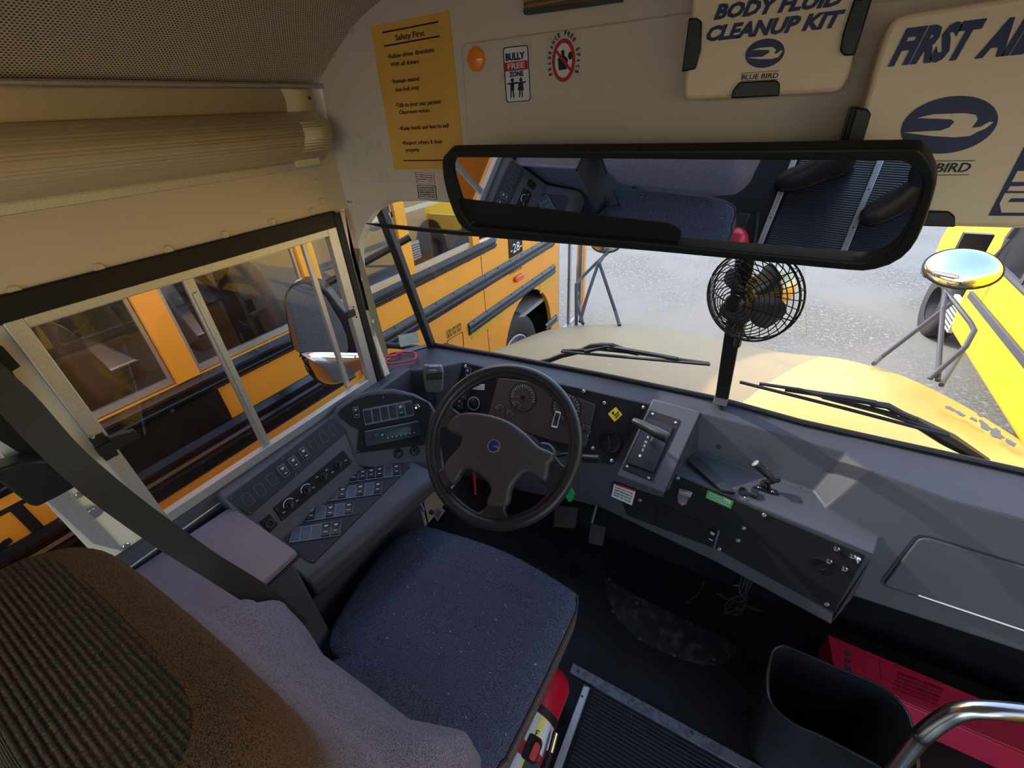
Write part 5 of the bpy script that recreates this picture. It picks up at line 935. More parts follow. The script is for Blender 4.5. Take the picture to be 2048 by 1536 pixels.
# trash bin
tb = thing('trash_bin', 'black oval plastic waste bin on the floor in front of the red case', 'bin', at(1690, 1500, z=0)); fz3 = Fr((0, 0, .34), (1, 0, 0), (0, 0, 1))
rim = [(1545, 1304), (1555, 1297), (1572, 1295), (1657, 1331), (1752, 1370), (1790, 1398), (1814, 1429), (1826, 1471), (1833, 1523), (1830, 1565), (1800, 1572), (1760, 1537), (1692, 1500), (1640, 1473), (1588, 1450), (1552, 1420), (1537, 1391), (1536, 1345)]
rp_ = resample([tuple(q) for q in smooth(PX(fz3, rim), 5, True)], 72); cen = Vector((sum(p[0] for p in rp_)/72, sum(p[1] for p in rp_)/72)); g = G(); N = 72
lay = [(.80, .004), (.82, .004), (1.0, .338), (1.02, .34), (1.02, .345), (.985, .345), (.98, .338), (.79, .012)]
for k, z in lay: g.v += [Vector((*(cen+(Vector(p)-cen)*k), z)) for p in rp_]
for j in range(len(lay)-1): g.f += [(j*N+i, j*N+(i+1) % N, (j+1)*N+(i+1) % N, (j+1)*N+i) for i in range(N)]
g.f += [tuple(range(N)), tuple(range((len(lay)-1)*N, len(lay)*N))]; obj('bin_body', g, mat('bin_plastic', (.018, .018, .022), .3, bump=(200, .1)), tb); obj('bin_rim', G().tube([Vector((*(cen+(Vector(p)-cen)*1.005), .344)) for p in rp_], .0035, 6, True), M['plastic'], tb)
# red emergency case
rcz = .10; rc2 = thing('red_emergency_case', 'long red plastic case with embossed lid on the floor under the right dashboard', 'case', at(1900, 1480, z=0))
p1, p2, p3, p4 = at(1655, 1268, z=rcz), at(1668, 1338, z=rcz), at(2150, 1546, z=rcz), at(2150, 1476, z=rcz)
obj('lid', G().prism([p-Vector((0, 0, .02)) for p in (p1, p2, p3, p4)], (0, 0, .02)), M['redc'], rc2, .003); dn = Vector((0, -.022, -.08)); obj('case_body', G().add([p1-Vector((0, 0, .1)), p2+dn+Vector((0, 0, -.02)), p3+dn+Vector((0, 0, -.02)), p4-Vector((0, 0, .1)), p1-Vector((0, 0, .02)), p2-Vector((0, 0, .02)), p3-Vector((0, 0, .02)), p4-Vector((0, 0, .02))], [(0, 1, 2, 3), (4, 5, 6, 7), (0, 1, 5, 4), (1, 2, 6, 5), (2, 3, 7, 6), (3, 0, 4, 7)]), M['redc'], rc2, .003)
fl_ = Fr((0, 0, rcz), (p3-p2), (0, 0, 1)); q = PX(fl_, c(K6, 890, 920, 1480, 1150, 1500, 1240, 905, 1040)); cen = Vector((sum(a for a, b in q)/4, sum(b for a, b in q)/4)); obj('embossed_panel', G().ring(fl_, q, [tuple(cen+(Vector(x)-cen)*.97) for x in q], .0012, 0, 60), M['redc'], rc2)
for x, y in ((712, 880), (712, 925), (712, 968)): obj('lid_hole', G().lathe(at(*c(K6, x, y)[0], z=rcz+.0005), (0, 0, 1), [(.008, 0), (.008, .002), (.006, .002), (.0055, .0003), (.001, .0003)], 20), M['dark'], rc2)
g = G()
for i in range(5): T(g, fl_.up(.0006), ['EMERGENCY WARNING', 'TRIANGLE KIT', 'PLACE TRIANGLES BEHIND', 'THE VEHICLE AS REQUIRED', 'BY REGULATION'][i], K6, 1000-i*8, 1000+i*22, 1260-i*8, 1095+i*22, 14)
obj('embossed_lettering', g, mat('dark_red', (.20, .005, .02), .5), rc2)
obj('lid_ridge', G().tube([at(*c(K6, 1000, 1140)[0], z=rcz+.001), at(*c(K6, 1760, 1462)[0], z=rcz+.001)], .003, 6), M['redc'], rc2)
tag(obj('grab_rail', G().tube(smooth([at(1700, 1660, d=.95), at(1822, 1496, d=.86), at(1848, 1468, d=.84), at(1885, 1440, d=.82), at(1925, 1422, d=.80), at(1985, 1420, d=.78), at(2100, 1432, d=.76)], 8), .0155, 20), M['railc'], sub=0), 'chrome grab rail beside the black waste bin', 'grab rail')
# ================================================================ OUTSIDE
tag(obj('ground', G().add([(-40, -30, -.95), (40, -30, -.95), (40, 60, -.95), (-40, 60, -.95)], [(0, 1, 2, 3)]), M['asph']), 'grey sunlit asphalt lot', 'ground', None, 'structure').name = 'floor.001'
tag(obj('painted_line', G().prism([at(*q, z=-.949) for q in [(1603, 520), (1608, 520), (1612, 670), (1603, 670)]], (0, 0, .002)), mat('faded_yellow_line', (.21, .205, .13), .95, spec=.05, speck=(25, (.15, .147, .135), .40, .50))), 'faint worn yellow paint line on the asphalt', 'marking', None, 'structure').name = 'trim_13'
# hood
S = [(1000, 703), (1070, 670), (1130, 655), (1250, 648), (1350, 660), (1450, 682), (1560, 705), (1640, 713), (1700, 722), (1800, 751), (1900, 798), (2000, 858), (2048, 893)]
Sp = [at(*q, z=.6) for q in S]+[Vector((1.0, 1.5, .6)), Vector((1.05, 1.29, .62))]; Sp = [Vector((-1.12, 1.30, .62))]+Sp
Sp = smooth(Sp, 3); nS = len(Sp); bl = 24   # column index of the fender boundary (photo point 1640,713)
Bp = []
for i in range(nS):
    t = i/(nS-1); x = -1.10+1.12*(i/bl) if i <= bl else .02+1.03*((i-bl)/(nS-1-bl))
    Bp.append(Vector((x, 1.285, .775-.05*abs(x)**2)))
def hrow(i, kink=0):
    b0, s = Bp[i], Sp[i]; cen = Vector((0, 1.2, 0)); od = Vector((s.x*.6, s.y-1.3, 0)).normalized(); r = []
    for k in range(13):
        t = k/12; p = b0.lerp(s, t); p.z = b0.z+(s.z-b0.z)*t**1.5+.012*math.sin(PI*t)
        if i > bl: e = (i-bl)/(nS-bl); p.z += .03*math.sin(PI*min(1, e*2.2))*math.sin(PI*min(1, t*.9+.1))*(1-.3*t)
        r.append(p)
    for dx, dz in ((.03, -.012), (.06, -.045), (.09, -.11), (.10, -.3), (.10, -.7)): r.append(s+od*dx+Vector((0, 0, dz)))
    return r
ho = thing('hood', 'tan hood with shade painted in and yellow fender of this bus beyond the windshield', 'hood', (0, 1.7, -.1))
obj('hood_panel', G().sheet([hrow(i) for i in range(bl+1)]), M['hood'], ho, ang=60); fe_ = obj('fender', G().sheet([hrow(i) for i in range(bl, nS)]), M['fend'], ho, ang=60)
def hz(x, y, dz=.0):          # point on the hood surface seen at a photo position (iterated on its height)
    z = .7
    for _ in range(12):
        p = at(x, y, z=z); t = max(0, min(1, (p.y-1.285)/.9)); z = .775-.05*p.x**2+(.6-.775)*t**1.5+.012*math.sin(PI*t)
    return at(x, y, z=z+dz)
rng = random.Random(5)
for k, (x, y, w_, h_) in enumerate([(1905, 805, 9, 3), (1925, 815, 12, 4), (1955, 828, 8, 3), (1975, 840, 14, 7), (1998, 856, 16, 9), (2027, 874, 12, 5), (1965, 818, 6, 3)]):
    g = G().prism([hz(x-6+w_*math.cos(a)*(1+rng.uniform(-.4, .3)), y+12+(h_*math.sin(a)+w_*.45*math.cos(a))*(1+rng.uniform(-.3, .3)), .034) for a in [2*PI*i/12 for i in range(12)]], (0, 0, .002)); obj('paint_chip', g, M['chip'], ho)
# wipers
def wof(x, y, h=.03):
    n_ = (WT[3]-WB[3]).cross(WB[4]-WB[2]).normalized(); n_ = n_ if n_.y > 0 else -n_
    return hit(x, y, WB[3]+n_*h, n_)
wl_ = thing('windshield_wiper', 'black wiper resting across the lower left windshield', 'wiper', wof(1100, 720), 'windshield wipers'); 
obj('wiper_arm', G().tube([wof(x, y, .05) for x, y in c(KW, 1395, 1330, 1480, 1310, 1570, 1275, 1720, 1240, 1810, 1200, 1900, 1190, 1990, 1195, 2080, 1230, 2200, 1255)], .010, 8), M['plastic'], wl_)
bl_ = obj('wiper_blade', G().tube([wof(1123, 703), wof(1270, 716), wof(1420, 729)], .0055, 6).tube([wof(1125, 701, .04), wof(1200, 699, .045), wof(1270, 706, .05), wof(1340, 716, .045), wof(1418, 727, .04)], .0055, 6), M['rubber'], wl_)
obj('wiper_bridge', G().tube([wof(1170, 703, .035), wof(1215, 693, .045), wof(1290, 706, .045), wof(1355, 718, .035)], .0075, 6), M['plastic'], wl_)
wr_ = thing('windshield_wiper', 'black wiper resting across the lower right windshield', 'wiper', wof(1900, 880), 'windshield wipers')
obj('wiper_arm', G().tube([wof(x, y, .05) for x, y in c(KF, 1150, 1190, 1250, 1205, 1330, 1250, 1400, 1280)], .009, 8).tube([wof(x, y, .05) for x, y in c(KF, 1400, 1290, 1600, 1400, 1820, 1530)], [.014, .020, .012], 8), M['plastic'], wr_)
obj('wiper_blade', G().tube([wof(x, y) for x, y in c(KF, 385, 1065, 1000, 1220, 1610, 1380)], .0055, 6).tube([wof(x, y, .04) for x, y in c(KF, 500, 1075, 740, 1110, 920, 1165, 1200, 1240, 1600, 1370)], .0055, 6), M['rubber'], wr_)
obj('wiper_bridge', G().tube([wof(x, y, .045) for x, y in c(KF, 650, 1105, 880, 1140, 1050, 1165, 1180, 1190)], .009, 6).tube([wof(x, y, .045) for x, y in c(KF, 870, 1150, 1100, 1210, 1300, 1262)], .008, 6), M['plastic'], wr_)
# cross mirrors on the front fenders
def cross(name, label, K, ecx, ecy, rx, ry, ym, arms, base_y):
    t = thing(name, label, 'mirror', hz(*c(K, *arms[0][0][:2])[0]), 'convex mirrors on the front fenders'); ctr_ = at(*c(K, ecx, ecy)[0], y=ym); to = (CAM-ctr_).normalized(); f = Fr(ctr_, (1, 0, 0), Vector((0, -.62, .55)) if ecx < 1e9 else to)
    a_ = f.px(*c(K, ecx+rx, ecy)[0]); b2 = f.px(*c(K, ecx, ecy-ry)[0]); RX, RY = math.hypot(*a_), math.hypot(*b2); g = G(); rws = []
    for j in range(9):
        u_ = PI/2*j/8; rws.append([f.w(RX*math.sin(u_)*math.cos(v_), RY*math.sin(u_)*math.sin(v_), .045*math.cos(u_)) for v_ in [2*PI*k/48 for k in range(49)]])
    obj('convex_glass', g.sheet(rws), M['mirror'], t, ang=80); obj('mirror_rim', G().tube([f.w(RX*math.cos(v_), RY*math.sin(v_)) for v_ in [2*PI*k/64 for k in range(64)]], .006, 8, True), M['rubber'], t)
    g = G(); rws = [[f.w(RX*math.sin(PI/2*j/6)*math.cos(v_), RY*math.sin(PI/2*j/6)*math.sin(v_), -.03*math.cos(PI/2*j/6)) for v_ in [2*PI*k/32 for k in range(33)]] for j in range(7)]; obj('mirror_shell', g.sheet(rws), M['plastic'], t, ang=80)
    for ar in arms:
        pts = []; nn = len(ar)
        for k, (x, y) in enumerate(ar): pts.append(at(*c(K, x, y)[0], y=base_y[0]+(base_y[1]-base_y[0])*(k/(nn-1))))
        obj('support_arm', G().tube(pts, .0095, 10), M['dark'], t)
cross('fender_mirror', 'oval convex mirror on grey tubes standing on the right fender', KR, 800, 312, 240, 112, 2.62, [[(290, 862), (330, 825), (740, 512)], [(610, 950), (820, 765), (872, 670), (850, 625), (760, 510), (700, 440)], [(660, 960), (670, 800), (690, 540), (705, 445)], [(680, 985), (740, 890), (812, 775)]], (2.12, 2.55))
cross('fender_mirror', 'oval convex mirror on black tubes standing on the left fender', KW, 1935, 360, 120, 68, 2.62, [[(1690, 1030), (1690, 690), (1735, 635), (1850, 520), (1945, 435)], [(1745, 1015), (1690, 800), (1700, 760)], [(1720, 1000), (1780, 790), (1870, 520), (1920, 450)], [(2045, 1030), (2010, 910), (1880, 520), (1925, 445)]], (2.12, 2.55))
# outside mirror beside the driver's window
om = thing('side_mirror', 'tall outside mirror with convex lens below seen through the driver window', 'mirror', at(690, 760, y=1.2)); nm = Vector((.47, -.86, -.05)).normalized(); fm = Fr(at(640, 630, x=-1.50), (1, .5, 0), nm)
o1 = PX(fm, c(KA, 45, 700, 70, 620, 120, 560, 210, 540, 330, 580, 400, 660, 450, 750, 520, 860, 570, 980, 585, 1080, 580, 1122, 150, 1125, 120, 1080, 80, 900)); obj('flat_glass', G().slab(fm, o1, .002, .002), M['mirror'], om)
o2 = PX(fm, c(KA, 180, 1135, 240, 1270, 330, 1365, 440, 1400, 540, 1380, 640, 1330, 770, 1270, 775, 1150, 600, 1130)); rws = []; cen = Vector((sum(a for a, b in o2)/len(o2), sum(b for a, b in o2)/len(o2))); o2r = resample([tuple(q) for q in smooth(o2, 4, True)], 48)
for j in range(8): k = math.sin(PI/2*j/7); rws.append([fm.w(*(cen+(Vector(q)-cen)*k), .002+.02*math.cos(PI/2*j/7)) for q in o2r+[o2r[0]]])
obj('convex_glass', G().sheet(rws), M['mirror'], om, ang=80)
hs2 = PX(fm, c(KA, 30, 700, 60, 600, 120, 540, 220, 520, 350, 560, 440, 660, 500, 740, 600, 860, 700, 1100, 790, 1150, 790, 1280, 640, 1350, 540, 1405, 440, 1425, 320, 1390, 220, 1290, 160, 1140, 100, 1080, 60, 900)); obj('mirror_housing', G().slab(fm, [tuple(q) for q in smooth(hs2, 3, True)], .05, -.052), M['plastic'], om, .01)
obj('mirror_arm', G().tube([fm.w(.02, .1, -.05), Vector((-1.22, 1.3, 1.25))], .014, 8).tube([fm.w(.02, -.15, -.05), Vector((-1.22, 1.3, .75))], .014, 8), M['plastic'], om)
# ---------------- neighbouring bus
NX = -1.82; nb_ = thing('school_bus', 'yellow school bus parked close along the left side seen through the windows', 'bus', (NX-1.1, 0, -.95))
def yz(g, pts, x0=NX-.04, th=.04): return g.prism([(x0, y, z) for y, z in pts], (th, 0, 0))
arch = [(3.38+.50*math.cos(a), -.35+.56*math.sin(a)) for a in [PI*k/16 for k in range(17)]]
g = G(); yz(g, [(-6, -.62), (2.88, -.62), (2.88, .84), (-6, .84)]); yz(g, [(2.88, -.62)]+[(y, z) for y, z in reversed(arch) if y > 2.88 or 1][:17]+[(4.05, -.62), (4.05, .84), (2.88, .84)]) if False else None
yz(g, [(2.88, .84), (2.88, -.35)]+[(y, z) for y, z in reversed(arch)]+[(3.88, -.62), (4.06, -.62), (4.06, .84)]); yz(g, [(-6, 1.52), (4.9, 1.52), (4.9, 2.0), (-6, 2.0)])
obj('side_wall', g, M['bus'], nb_)
pc_ = [-2.67, -2.02, -1.37, -.72, -.07, .585, 1.235, 1.885, 2.60, 3.34, 4.02]
for y in pc_: w_ = .042 if y < 3 else .05; obj('window_pillar', G().box((NX-.045, y-w_, .84), (NX+.006, y+w_, 1.54)), M['bus'], nb_, .002)
for a, b2 in zip(pc_, pc_[1:]):
    if b2 > 3: continue
    y0, y1 = a+.045, b2-.045; wf_ = obj('window_frame', rectframe(y0, y1, .845, 1.53, .012, .012, .025, .015, NX-.03, NX-.012), M['alu'], nb_); obj('window_pane', G().add([(NX-.02, y0, .87), (NX-.02, y1, .87), (NX-.02, y1, 1.52), (NX-.02, y0, 1.52)], [(0, 1, 2, 3)]), M['btint'], wf_); obj('mid_rail', G().box((NX-.026, y0, 1.185), (NX-.012, y1, 1.212)), M['alu'], wf_)
def rail(z0, z1, y0, y1):
    zc = (z0+z1)/2; h_ = (z1-z0)/2; pr_ = [(0, -h_), (.008, -h_), (.012, -h_*.85), (.022, -h_*.55), (.024, -h_*.3), (.014, -h_*.12), (.014, h_*.12), (.024, h_*.3), (.022, h_*.55), (.012, h_*.85), (.008, h_), (0, h_)]
    g = G(); A = [(NX+x, y0, zc+z) for x, z in pr_]; B = [(NX+x, y1, zc+z) for x, z in pr_]; n = len(pr_); g.add(A+B, [tuple(range(n)), tuple(range(n, 2*n))]+[(i, (i+1) % n, n+(i+1) % n, n+i) for i in range(n)]); o = obj('rub_rail', g, M['rail'], nb_, ang=20)
    g = G(); y = y0+.06; k = 0
    while y < y1: g.lathe((NX+.008, y, zc+h_*.82), (1, 0, 0), [(.009, 0), (.008, .006), (.003, .009)], 8); g.lathe((NX+.008, y+.02, zc-h_*.82), (1, 0, 0), [(.009, 0), (.008, .006), (.003, .009)], 8); y += .20
    bo = obj('rail_bolt', g, M['dark'], o); bo['kind'] = 'stuff'
rail(.755, .838, -6, 2.85); rail(.49, .60, -6, 3.93); rail(.205, .305, 2.39, 3.95); rail(-.36, -.27, 3.72, 4.0)
obj('black_cover_panel', G().box((NX, .08, .595), (NX+.006, .655, .76)), M['blackp'], nb_); obj('lower_black_panel', G().box((NX, -6, .44), (NX+.004, 1.4, .495)), M['blackp'], nb_)
NF = Fr((NX+.001, 0, 0), (0, 1, 0), (1, 0, 0)); g = G()
cu_w = [('DISTRICT', -.68, .058)]
for s, a, b2 in cu_w: 
    for dx in (-.006, 0, .006): text_geo(s, NF.up(dx*.01+.0002), (a+dx, .60), (b2+dx, .60), .12, th=.002, g=g)
obj('district_lettering', g, M['ink'], nb_)
bl2 = obj('number_plate', G().box((NX, 3.06, .61), (NX+.006, 3.29, .90)), M['blackp'], nb_); obj('plate_number', text_geo('-28-', NF.up(.008), (3.08, .64), (3.27, .64), .075), M['white'], nb_)
g = text_geo('ULTRA LOW SULFUR', NF.up(.001), NF.px(*c(KW, 625, 1103)[0]), NF.px(*c(KW, 748, 1030)[0]), .028); text_geo('DIESEL FUEL ONLY', NF.up(.001), NF.px(*c(KW, 632, 1135)[0]), NF.px(*c(KW, 750, 1065)[0]), .028, g=g); text_geo('DOT SPECIAL OIL ONLY', NF.up(.001), NF.px(*c(KW, 1145, 615)[0]), NF.px(*c(KW, 1245, 560)[0]), .022, g=g); obj('fuel_lettering', g, M['ink'], nb_)
q = PX(NF, c(KW, 630, 1150, 760, 1075, 770, 1210, 640, 1290)); cen = Vector((sum(a for a, b in q)/4, sum(b for a, b in q)/4)); obj('fuel_door_outline', G().ring(NF, rnd(q, .02), rnd([tuple(cen+(Vector(x)-cen)*.95) for x in q], .018), .002, 0, 48), M['ink'], nb_)
l = NF.px(*c(KW, 1210, 635)[0]); obj('side_marker_light', G().slab(NF, rnd([(l[0]-.075, l[1]-.025), (l[0]+.075, l[1]-.025), (l[0]+.075, l[1]+.025), (l[0]-.075, l[1]+.025)], .024), .03), mat('red_orange_lens', (.70, .09, .01), .2, coat=.5), nb_, .008)
obj('yellow_reflective_strip', G().box((NX, 2.42, .15), (NX+.003, 2.88, .21)).box((NX, 3.62, .10), (NX+.003, 3.95, .21)), M['busy'], nb_)
g = G()
for y in (2.66, 4.03):
    for k in range(18): g.lathe((NX, y, .80-k*.075), (1, 0, 0), [(.006, 0), (.004, .004)], 8)
obj('panel_rivet', g, M['bus'], nb_)['kind'] = 'stuff'; obj('panel_seam', G().box((NX, 2.645, -.6), (NX+.002, 2.65, .76)), M['dark'], nb_)
for xx, dr in ((NX-.30, 1), (NX-2.1, 1)):
    wh = obj('tire', G().lathe((xx, 3.13, -.45), (1, 0, 0), [(.30, 0), (.42, -.01), (.485, .02), (.50, .06), (.50, .21), (.485, .25), (.42, .28), (.31, .27), (.29, .20), (.29, .02)], 48, False), M['tire'], nb_, ang=50); obj('wheel_rim', G().lathe((xx+.08, 3.13, -.45), (1, 0, 0), [(.001, 0), (.12, 0), (.14, .02), (.22, .06), (.26, .08), (.285, .17), (.30, .185), (.285, .19)], 40, False), M['rimw'], wh)
    g = G(); [g.lathe((xx+.09, 3.13+.165*math.cos(2*PI*k/10), -.45+.165*math.sin(2*PI*k/10)), (1, 0, 0), [(.016, 0), (.016, .05), (.008, .055)], 8) for k in range(10)]; g.lathe((xx+.08, 3.13, -.45), (1, 0, 0), [(.09, 0), (.085, .08), (.03, .09)], 20); obj('hub_and_nuts', g, M['steel'], wh)
tf = Fr((NX-.30+.275, 3.13, -.45), (0, 1, 0), (1, 0, 0)); g = G()
for k, ch in enumerate('KUMHO'): a = math.radians(165-k*17); e = Vector((math.cos(a), math.sin(a))); tn = Vector((e.y, -e.x)); text_geo(ch, tf, tuple(e*.36-tn*.035), tuple(e*.36+tn*.035), .06, g=g, th=.004)
obj('tire_lettering', g, mat('tire_letter', (.09, .085, .08), .6), nb_)
obj('wheel_well', G().box((NX-.9, 2.60, -.60), (NX-.50, 4.9, .30)).box((NX-.55, 2.8, .26), (NX-.04, 3.98, .30)).box((NX-.5, 3.95, -.6), (NX-.042, 3.99, .30)), M['rubber'], nb_)
dg = obj('door_frame', rectframe(4.08, 4.80, -.60, 1.5, .03, .035, .03, .03, NX-.05, NX-.01).box((NX-.04, 4.41, -.6), (NX-.012, 4.45, 1.5)), M['alu'], nb_); obj('door_pane', G().add([(NX-.03, 4.1, -.58), (NX-.03, 4.78, -.58), (NX-.03, 4.78, 1.5), (NX-.03, 4.1, 1.5)], [(0, 1, 2, 3)]), M['glass'], dg)
obj('front_corner_post', G().box((NX-.10, 4.80, -.62), (NX, 4.90, 1.6)), M['bus'], nb_, .02)
FX = NX-2.35; g = G().box((FX-.04, -6, -.6), (FX, 4.9, .84)).box((FX-.04, -6, 1.5), (FX, 4.9, 2.0)); [g.box((FX-.04, y-.05, .84), (FX, y+.05, 1.52)) for y in pc_]; obj('far_wall', g, M['bus'], nb_)
obj('bus_floor', G().box((FX, -6, -.04), (NX-.04, 4.0, 0)), M['inter'], nb_); obj('bus_roof', G().sheet([[(FX-.04+(NX+.04-FX)*k/12, y, 1.98+.18*math.sin(PI*k/12)) for k in range(13)] for y in (-6, 4.9)]), M['bus'], nb_, solid=-.03)
obj('rear_wall', G().box((FX, -6, -.6), (NX, -5.95, 2.1)), M['bus'], nb_); obj('front_panel', G().box((FX, 4.86, -.6), (NX-.9, 4.9, .5)), M['dark'], nb_)
obj('interior_lining', G().box((FX+.002, -5.9, 0), (FX+.02, 4.8, .84)).box((NX-.06, -5.9, 0), (NX-.042, 2.8, .84)), M['inter'], nb_)
obj('ceiling_lining', G().box((FX, -5.9, 1.53), (NX-.045, 4.8, 1.56)), M['inter'], nb_)
for k in range(8):
    for xx in (NX-.95, FX+.12):
        y = -3.75+k*.70; s_ = obj('passenger_seat_back', G().prism([(xx, y, .42), (xx, y+.07, .42), (xx, y-.06, 1.12), (xx, y-.10, 1.16), (xx, y-.14, 1.12), (xx, y-.06, .42)], (.82, 0, 0)), M['seatbr'], nb_, .03, 3); obj('passenger_seat_cushion', G().box((xx, y+.02, .34), (xx+.82, y+.42, .46)), M['seatbr'], s_, .03, 3)
# ---------------- yellow van beyond
vn = thing('school_van', 'small yellow school van parked beyond the neighbouring bus', 'van', (-6.8, 6.3, -.95)); VX = -5.88
prof_ = [(5.06, -.6), (6.42, -.6)]+[(6.85+.45*math.cos(a), -.57+.45*math.sin(a)) for a in [PI-PI*k/10 for k in range(11)]]+[(7.95, -.55), (8.0, -.1), (7.9, .12), (7.5, .25), (6.7, .36), (6.0, 1.0), (5.7, 1.15), (5.06, 1.2)]
obj('van_body', G().prism([(VX-1.9, y, z) for y, z in prof_], (1.9, 0, 0)), M['busy'], vn, .05, 4); obj('van_window', G().prism([(VX-.02, y, z) for y, z in [(5.3, .42), (6.45, .42), (5.95, .92), (5.3, .95)]], (.025, 0, 0)), M['rock'], vn); obj('windshield_glass', G().add([(VX-.1, 6.72, .39), (VX-1.8, 6.72, .39), (VX-1.7, 6.08, 1.0), (VX-.2, 6.08, 1.0)], [(0, 1, 2, 3)]), M['rock'], vn)
wt_ = obj('tire', G().lathe((VX-.22, 6.85, -.57), (1, 0, 0), [(.2, 0), (.36, .0), (.38, .04), (.38, .19), (.35, .22), (.21, .2)], 40, False), M['tire'], vn, ang=50); g = G().lathe((VX-.10, 6.85, -.57), (1, 0, 0), [(.001, .03), (.06, .03), (.07, 0), (.2, 0), (.21, .09)], 32, False); rim_ = obj('wheel_rim', g, M['dark'], wt_); g = G()
for k in range(8): a = 2*PI*k/8; g.obox((VX+.0, 6.85+.12*math.cos(a), -.57+.12*math.sin(a)), (0, math.cos(a), math.sin(a)), (0, -math.sin(a), math.cos(a)), (1, 0, 0), .06, .02, .01)
obj('wheel_spoke', g, M['label'], wt_); obj('van_side_mirror', G().box((VX, 6.0, .25), (VX+.18, 6.12, .55)), M['plastic'], vn, .03); obj('van_bumper', G().box((VX-1.85, 7.9, -.6), (VX-.02, 8.12, -.38)), M['dark'], vn, .04)
bs2 = thing('yellow_bus_front', 'yellow bus front with hood and mirror brackets behind the neighbouring bus', 'bus', (-6.3, 3.5, -.95)); BX = -5.35
obj('hood_body', G().prism([(BX-2.0, y, z) for y, z in [(2.6, -.6), (4.95, -.6), (5.0, -.1), (4.9, .12), (2.6, .34)]], (2.0, 0, 0)), M['busy'], bs2, .08, 4); obj('cab_body', G().box((BX-2.2, -5, -.6), (BX+.05, 2.6, .45)).box((BX-2.2, -5, 1.3), (BX+.05, 2.4, 1.9)), M['busy'], bs2, .02); obj('cab_glass', G().box((BX-2.1, -4.9, .45), (BX, 2.45, 1.3)), M['rock'], bs2)
obj('hood_side_marker', G().box((BX, 3.95, -.05), (BX+.03, 4.1, .02)), M['orange_l'], bs2); obj('black_stripe', G().box((BX, 2.7, -.30), (BX+.02, 4.9, -.24)).box((BX, 2.7, -.50), (BX+.02, 4.9, -.45)), M['rail'], bs2)
obj('mirror_bracket', G().tube([(BX+.05, 4.2, -.35), (BX+.35, 4.4, .15), (BX+.3, 4.5, .2), (BX+.05, 4.9, .1)], .02, 6).tube([(BX+.05, 4.9, -.3), (BX+.3, 4.5, .18)], .02, 6), M['plastic'], bs2)
# ---------------- yellow minibus on the right
mbn = thing('yellow_minibus', 'bright yellow minibus parked to the right beyond the right fender', 'bus', (3, 4, -.95)); RX_ = 1.90
obj('side_body', G().prism([(RX_, y, z) for y, z in [(-1, -.55), (5.76, -.55), (5.9, -.30), (5.9, .2), (5.85, 1.6), (-1, 1.6)]], (2.1, 0, 0)), M['busy'], mbn, .05, 4)
obj('hood_body', G().prism([(RX_+.12, y, z) for y, z in [(5.8, -.45), (6.15, -.40)]+[(6.62+.42*math.cos(a), -.45+.42*math.sin(a)) for a in [PI-PI*k/10 for k in range(11)]]+[(7.7, -.45), (7.8, -.1), (7.7, .25), (7.0, .42), (5.8, .55)]], (1.85, 0, 0)), M['busy'], mbn, .06, 4)
obj('driver_window', G().prism([(RX_-.008, y, z) for y, z in [(4.2, .22), (5.62, .24), (5.55, .46), (5.3, 1.1), (4.2, 1.1)]], (.02, 0, 0)), M['rock'], mbn); g = G(); obj('window_surround', G().tube([(RX_-.01, y, z) for y, z in [(4.2, .22), (5.62, .24), (5.55, .46), (5.3, 1.1)]], .03, 8), M['dark'], mbn)
obj('window_divider', G().box((RX_-.03, 4.86, .22), (RX_, 4.92, 1.1)), M['dark'], mbn)
obj('body_rub_rail', G().box((RX_-.025, -1, -.16), (RX_, 5.70, -.09)), M['dark'], mbn, .008); obj('body_crease', G().box((RX_-.006, -1, .06), (RX_, 5.85, .075)), M['busy'], mbn)
tt = obj('tire', G().lathe((RX_+.02, 6.62, -.57), (1, 0, 0), [(.2, .0), (.34, -.01), (.38, .03), (.38, .2), (.34, .24), (.2, .24)], 40, False), M['tire'], mbn, ang=50); obj('wheel_rim', G().lathe((RX_+.10, 6.62, -.57), (-1, 0, 0), [(.001, .0), (.08, 0), (.1, -.03), (.2, -.03), (.21, .08)], 32, False), M['dark'], tt)
obj('step_grille', G().obox((RX_+.05, 6.02, -.45), (0, 1, 0), (0, 0, 1), (1, 0, 0), .16, .16, .02), M['label'], mbn); g = G(); [g.box((RX_+.022, 5.88, -.58+k*.045), (RX_+.028, 6.16, -.565+k*.045)) for k in range(6)]; obj('step_slat', g, M['dark'], mbn)
obj('front_bumper', G().box((RX_+.1, 7.7, -.6), (RX_+1.95, 7.95, -.35)), M['dark'], mbn, .04); g = G().tube([(RX_-.02, 5.5, .15), (RX_-.25, 5.45, .28)], .02, 6).box((RX_-.35, 5.42, .15), (RX_-.15, 5.48, .5)); obj('van_side_mirror', g, M['plastic'], mbn)
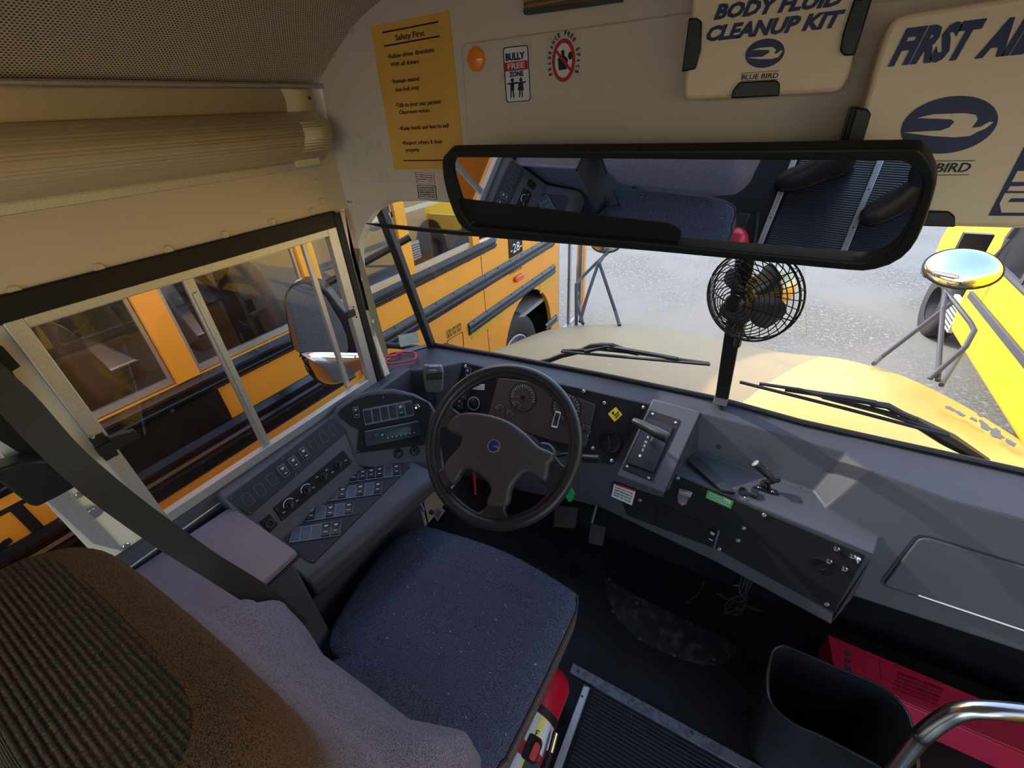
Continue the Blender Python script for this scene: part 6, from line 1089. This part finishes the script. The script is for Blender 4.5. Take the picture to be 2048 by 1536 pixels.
# ---------------- photographer's legs and shoes (seen only in the interior mirror)
pe_ = thing('person', 'person standing in the aisle in dark trousers and black leather shoes seen in the mirror', 'person', (.08, -.32, 0))
def skinned(name, pts, mt, parent, sub=2):
    me = bpy.data.meshes.new(name); org = wloc(parent); vs = []; es = []; rs = []
    for ch in pts:
        b0 = len(vs)
        for k, (p, r) in enumerate(ch):
            p = Vector(p); ix = next((i for i, q in enumerate(vs) if (q-(p-org)).length < 1e-4), None)
            if ix is None: vs.append(p-org); rs.append(r); ix = len(vs)-1
            if k: es.append((prev, ix))
            prev = ix
    me.from_pydata(vs, es, []); o = bpy.data.objects.new(name, me); COL.objects.link(o); o.parent = parent; md = o.modifiers.new('k', 'SKIN'); md.use_smooth_shade = True
    for i, sv in enumerate(me.skin_vertices[0].data): sv.radius = rs[i] if isinstance(rs[i], tuple) else (rs[i], rs[i]); sv.use_root = (i == 0)
    s_ = o.modifiers.new('d', 'SUBSURF'); s_.levels = sub; s_.render_levels = sub; me.materials.append(mt); return o
skinned('trousers', [[((.10, -.40, .98), (.15, .11)), ((.10, -.40, .86), (.15, .11)), ((.06, -.40, .72), .085), ((.05, -.385, .47), .065), ((.055, -.38, .25), .055), ((.06, -.375, .09), .058)], [((.10, -.40, .86), (.15, .11)), ((.22, -.36, .72), .085), ((.27, -.30, .47), .065), ((.29, -.27, .25), .055), ((.30, -.255, .09), .058)]], M['jean'], pe_)
for a, b2 in (((-.215, -.235, 0), (.075, -.385, 0)), ((.16, -.11, 0), (.315, -.27, 0))):
    a, b2 = Vector(a), Vector(b2); d_ = (b2-a).normalized(); s_ = Vector((-d_.y, d_.x, 0)); L_ = .30; rws = []
    for t_, w_, h_ in ((0, .012, .03), (.04, .032, .05), (.15, .047, .062), (.35, .052, .078), (.5, .046, .10), (.62, .042, .125), (.8, .044, .13), (.95, .040, .125), (1.0, .02, .10)):
        ce_ = a+d_*L_*t_; rws.append([ce_+s_*w_*math.cos(v_)*(1 if math.sin(v_) > -.2 else 1)+Vector((0, 0, max(.022, .02+h_*max(0, math.sin(v_))))) for v_ in [2*PI*k/20 for k in range(21)]])
    obj('shoe', G().sheet(rws).add(rws[0][:20], [tuple(range(20))]).add(rws[-1][:20], [tuple(range(20))]), M['boot'], pe_, ang=60)
    so_ = [a+d_*L_*t_+s_*w_ for t_, w_ in ((0, .012), (.05, .036), (.2, .054), (.4, .056), (.6, .048), (.85, .046), (1.0, .030))]; so2 = [a+d_*L_*t_-s_*w_ for t_, w_ in ((1.0, .030), (.85, .046), (.6, .048), (.4, .056), (.2, .054), (.05, .036), (0, .012))]
    obj('shoe_sole', G().prism(so_+so2, (0, 0, .026)), M['rubber'], pe_, .003)

tag(obj('mirror_switch_knob', G().lathe(at(757, 745, y=1.0), (.3, -1, .1), [(.018, 0), (.02, .01), (.016, .022), (.001, .024)], 20).lathe(at(757, 762, y=1.0), (.3, -1, .1), [(.012, 0), (.012, .012), (.001, .012)], 16), M['plastic']), 'small black knob at the left end of the dashboard below the corner pillar', 'knob')
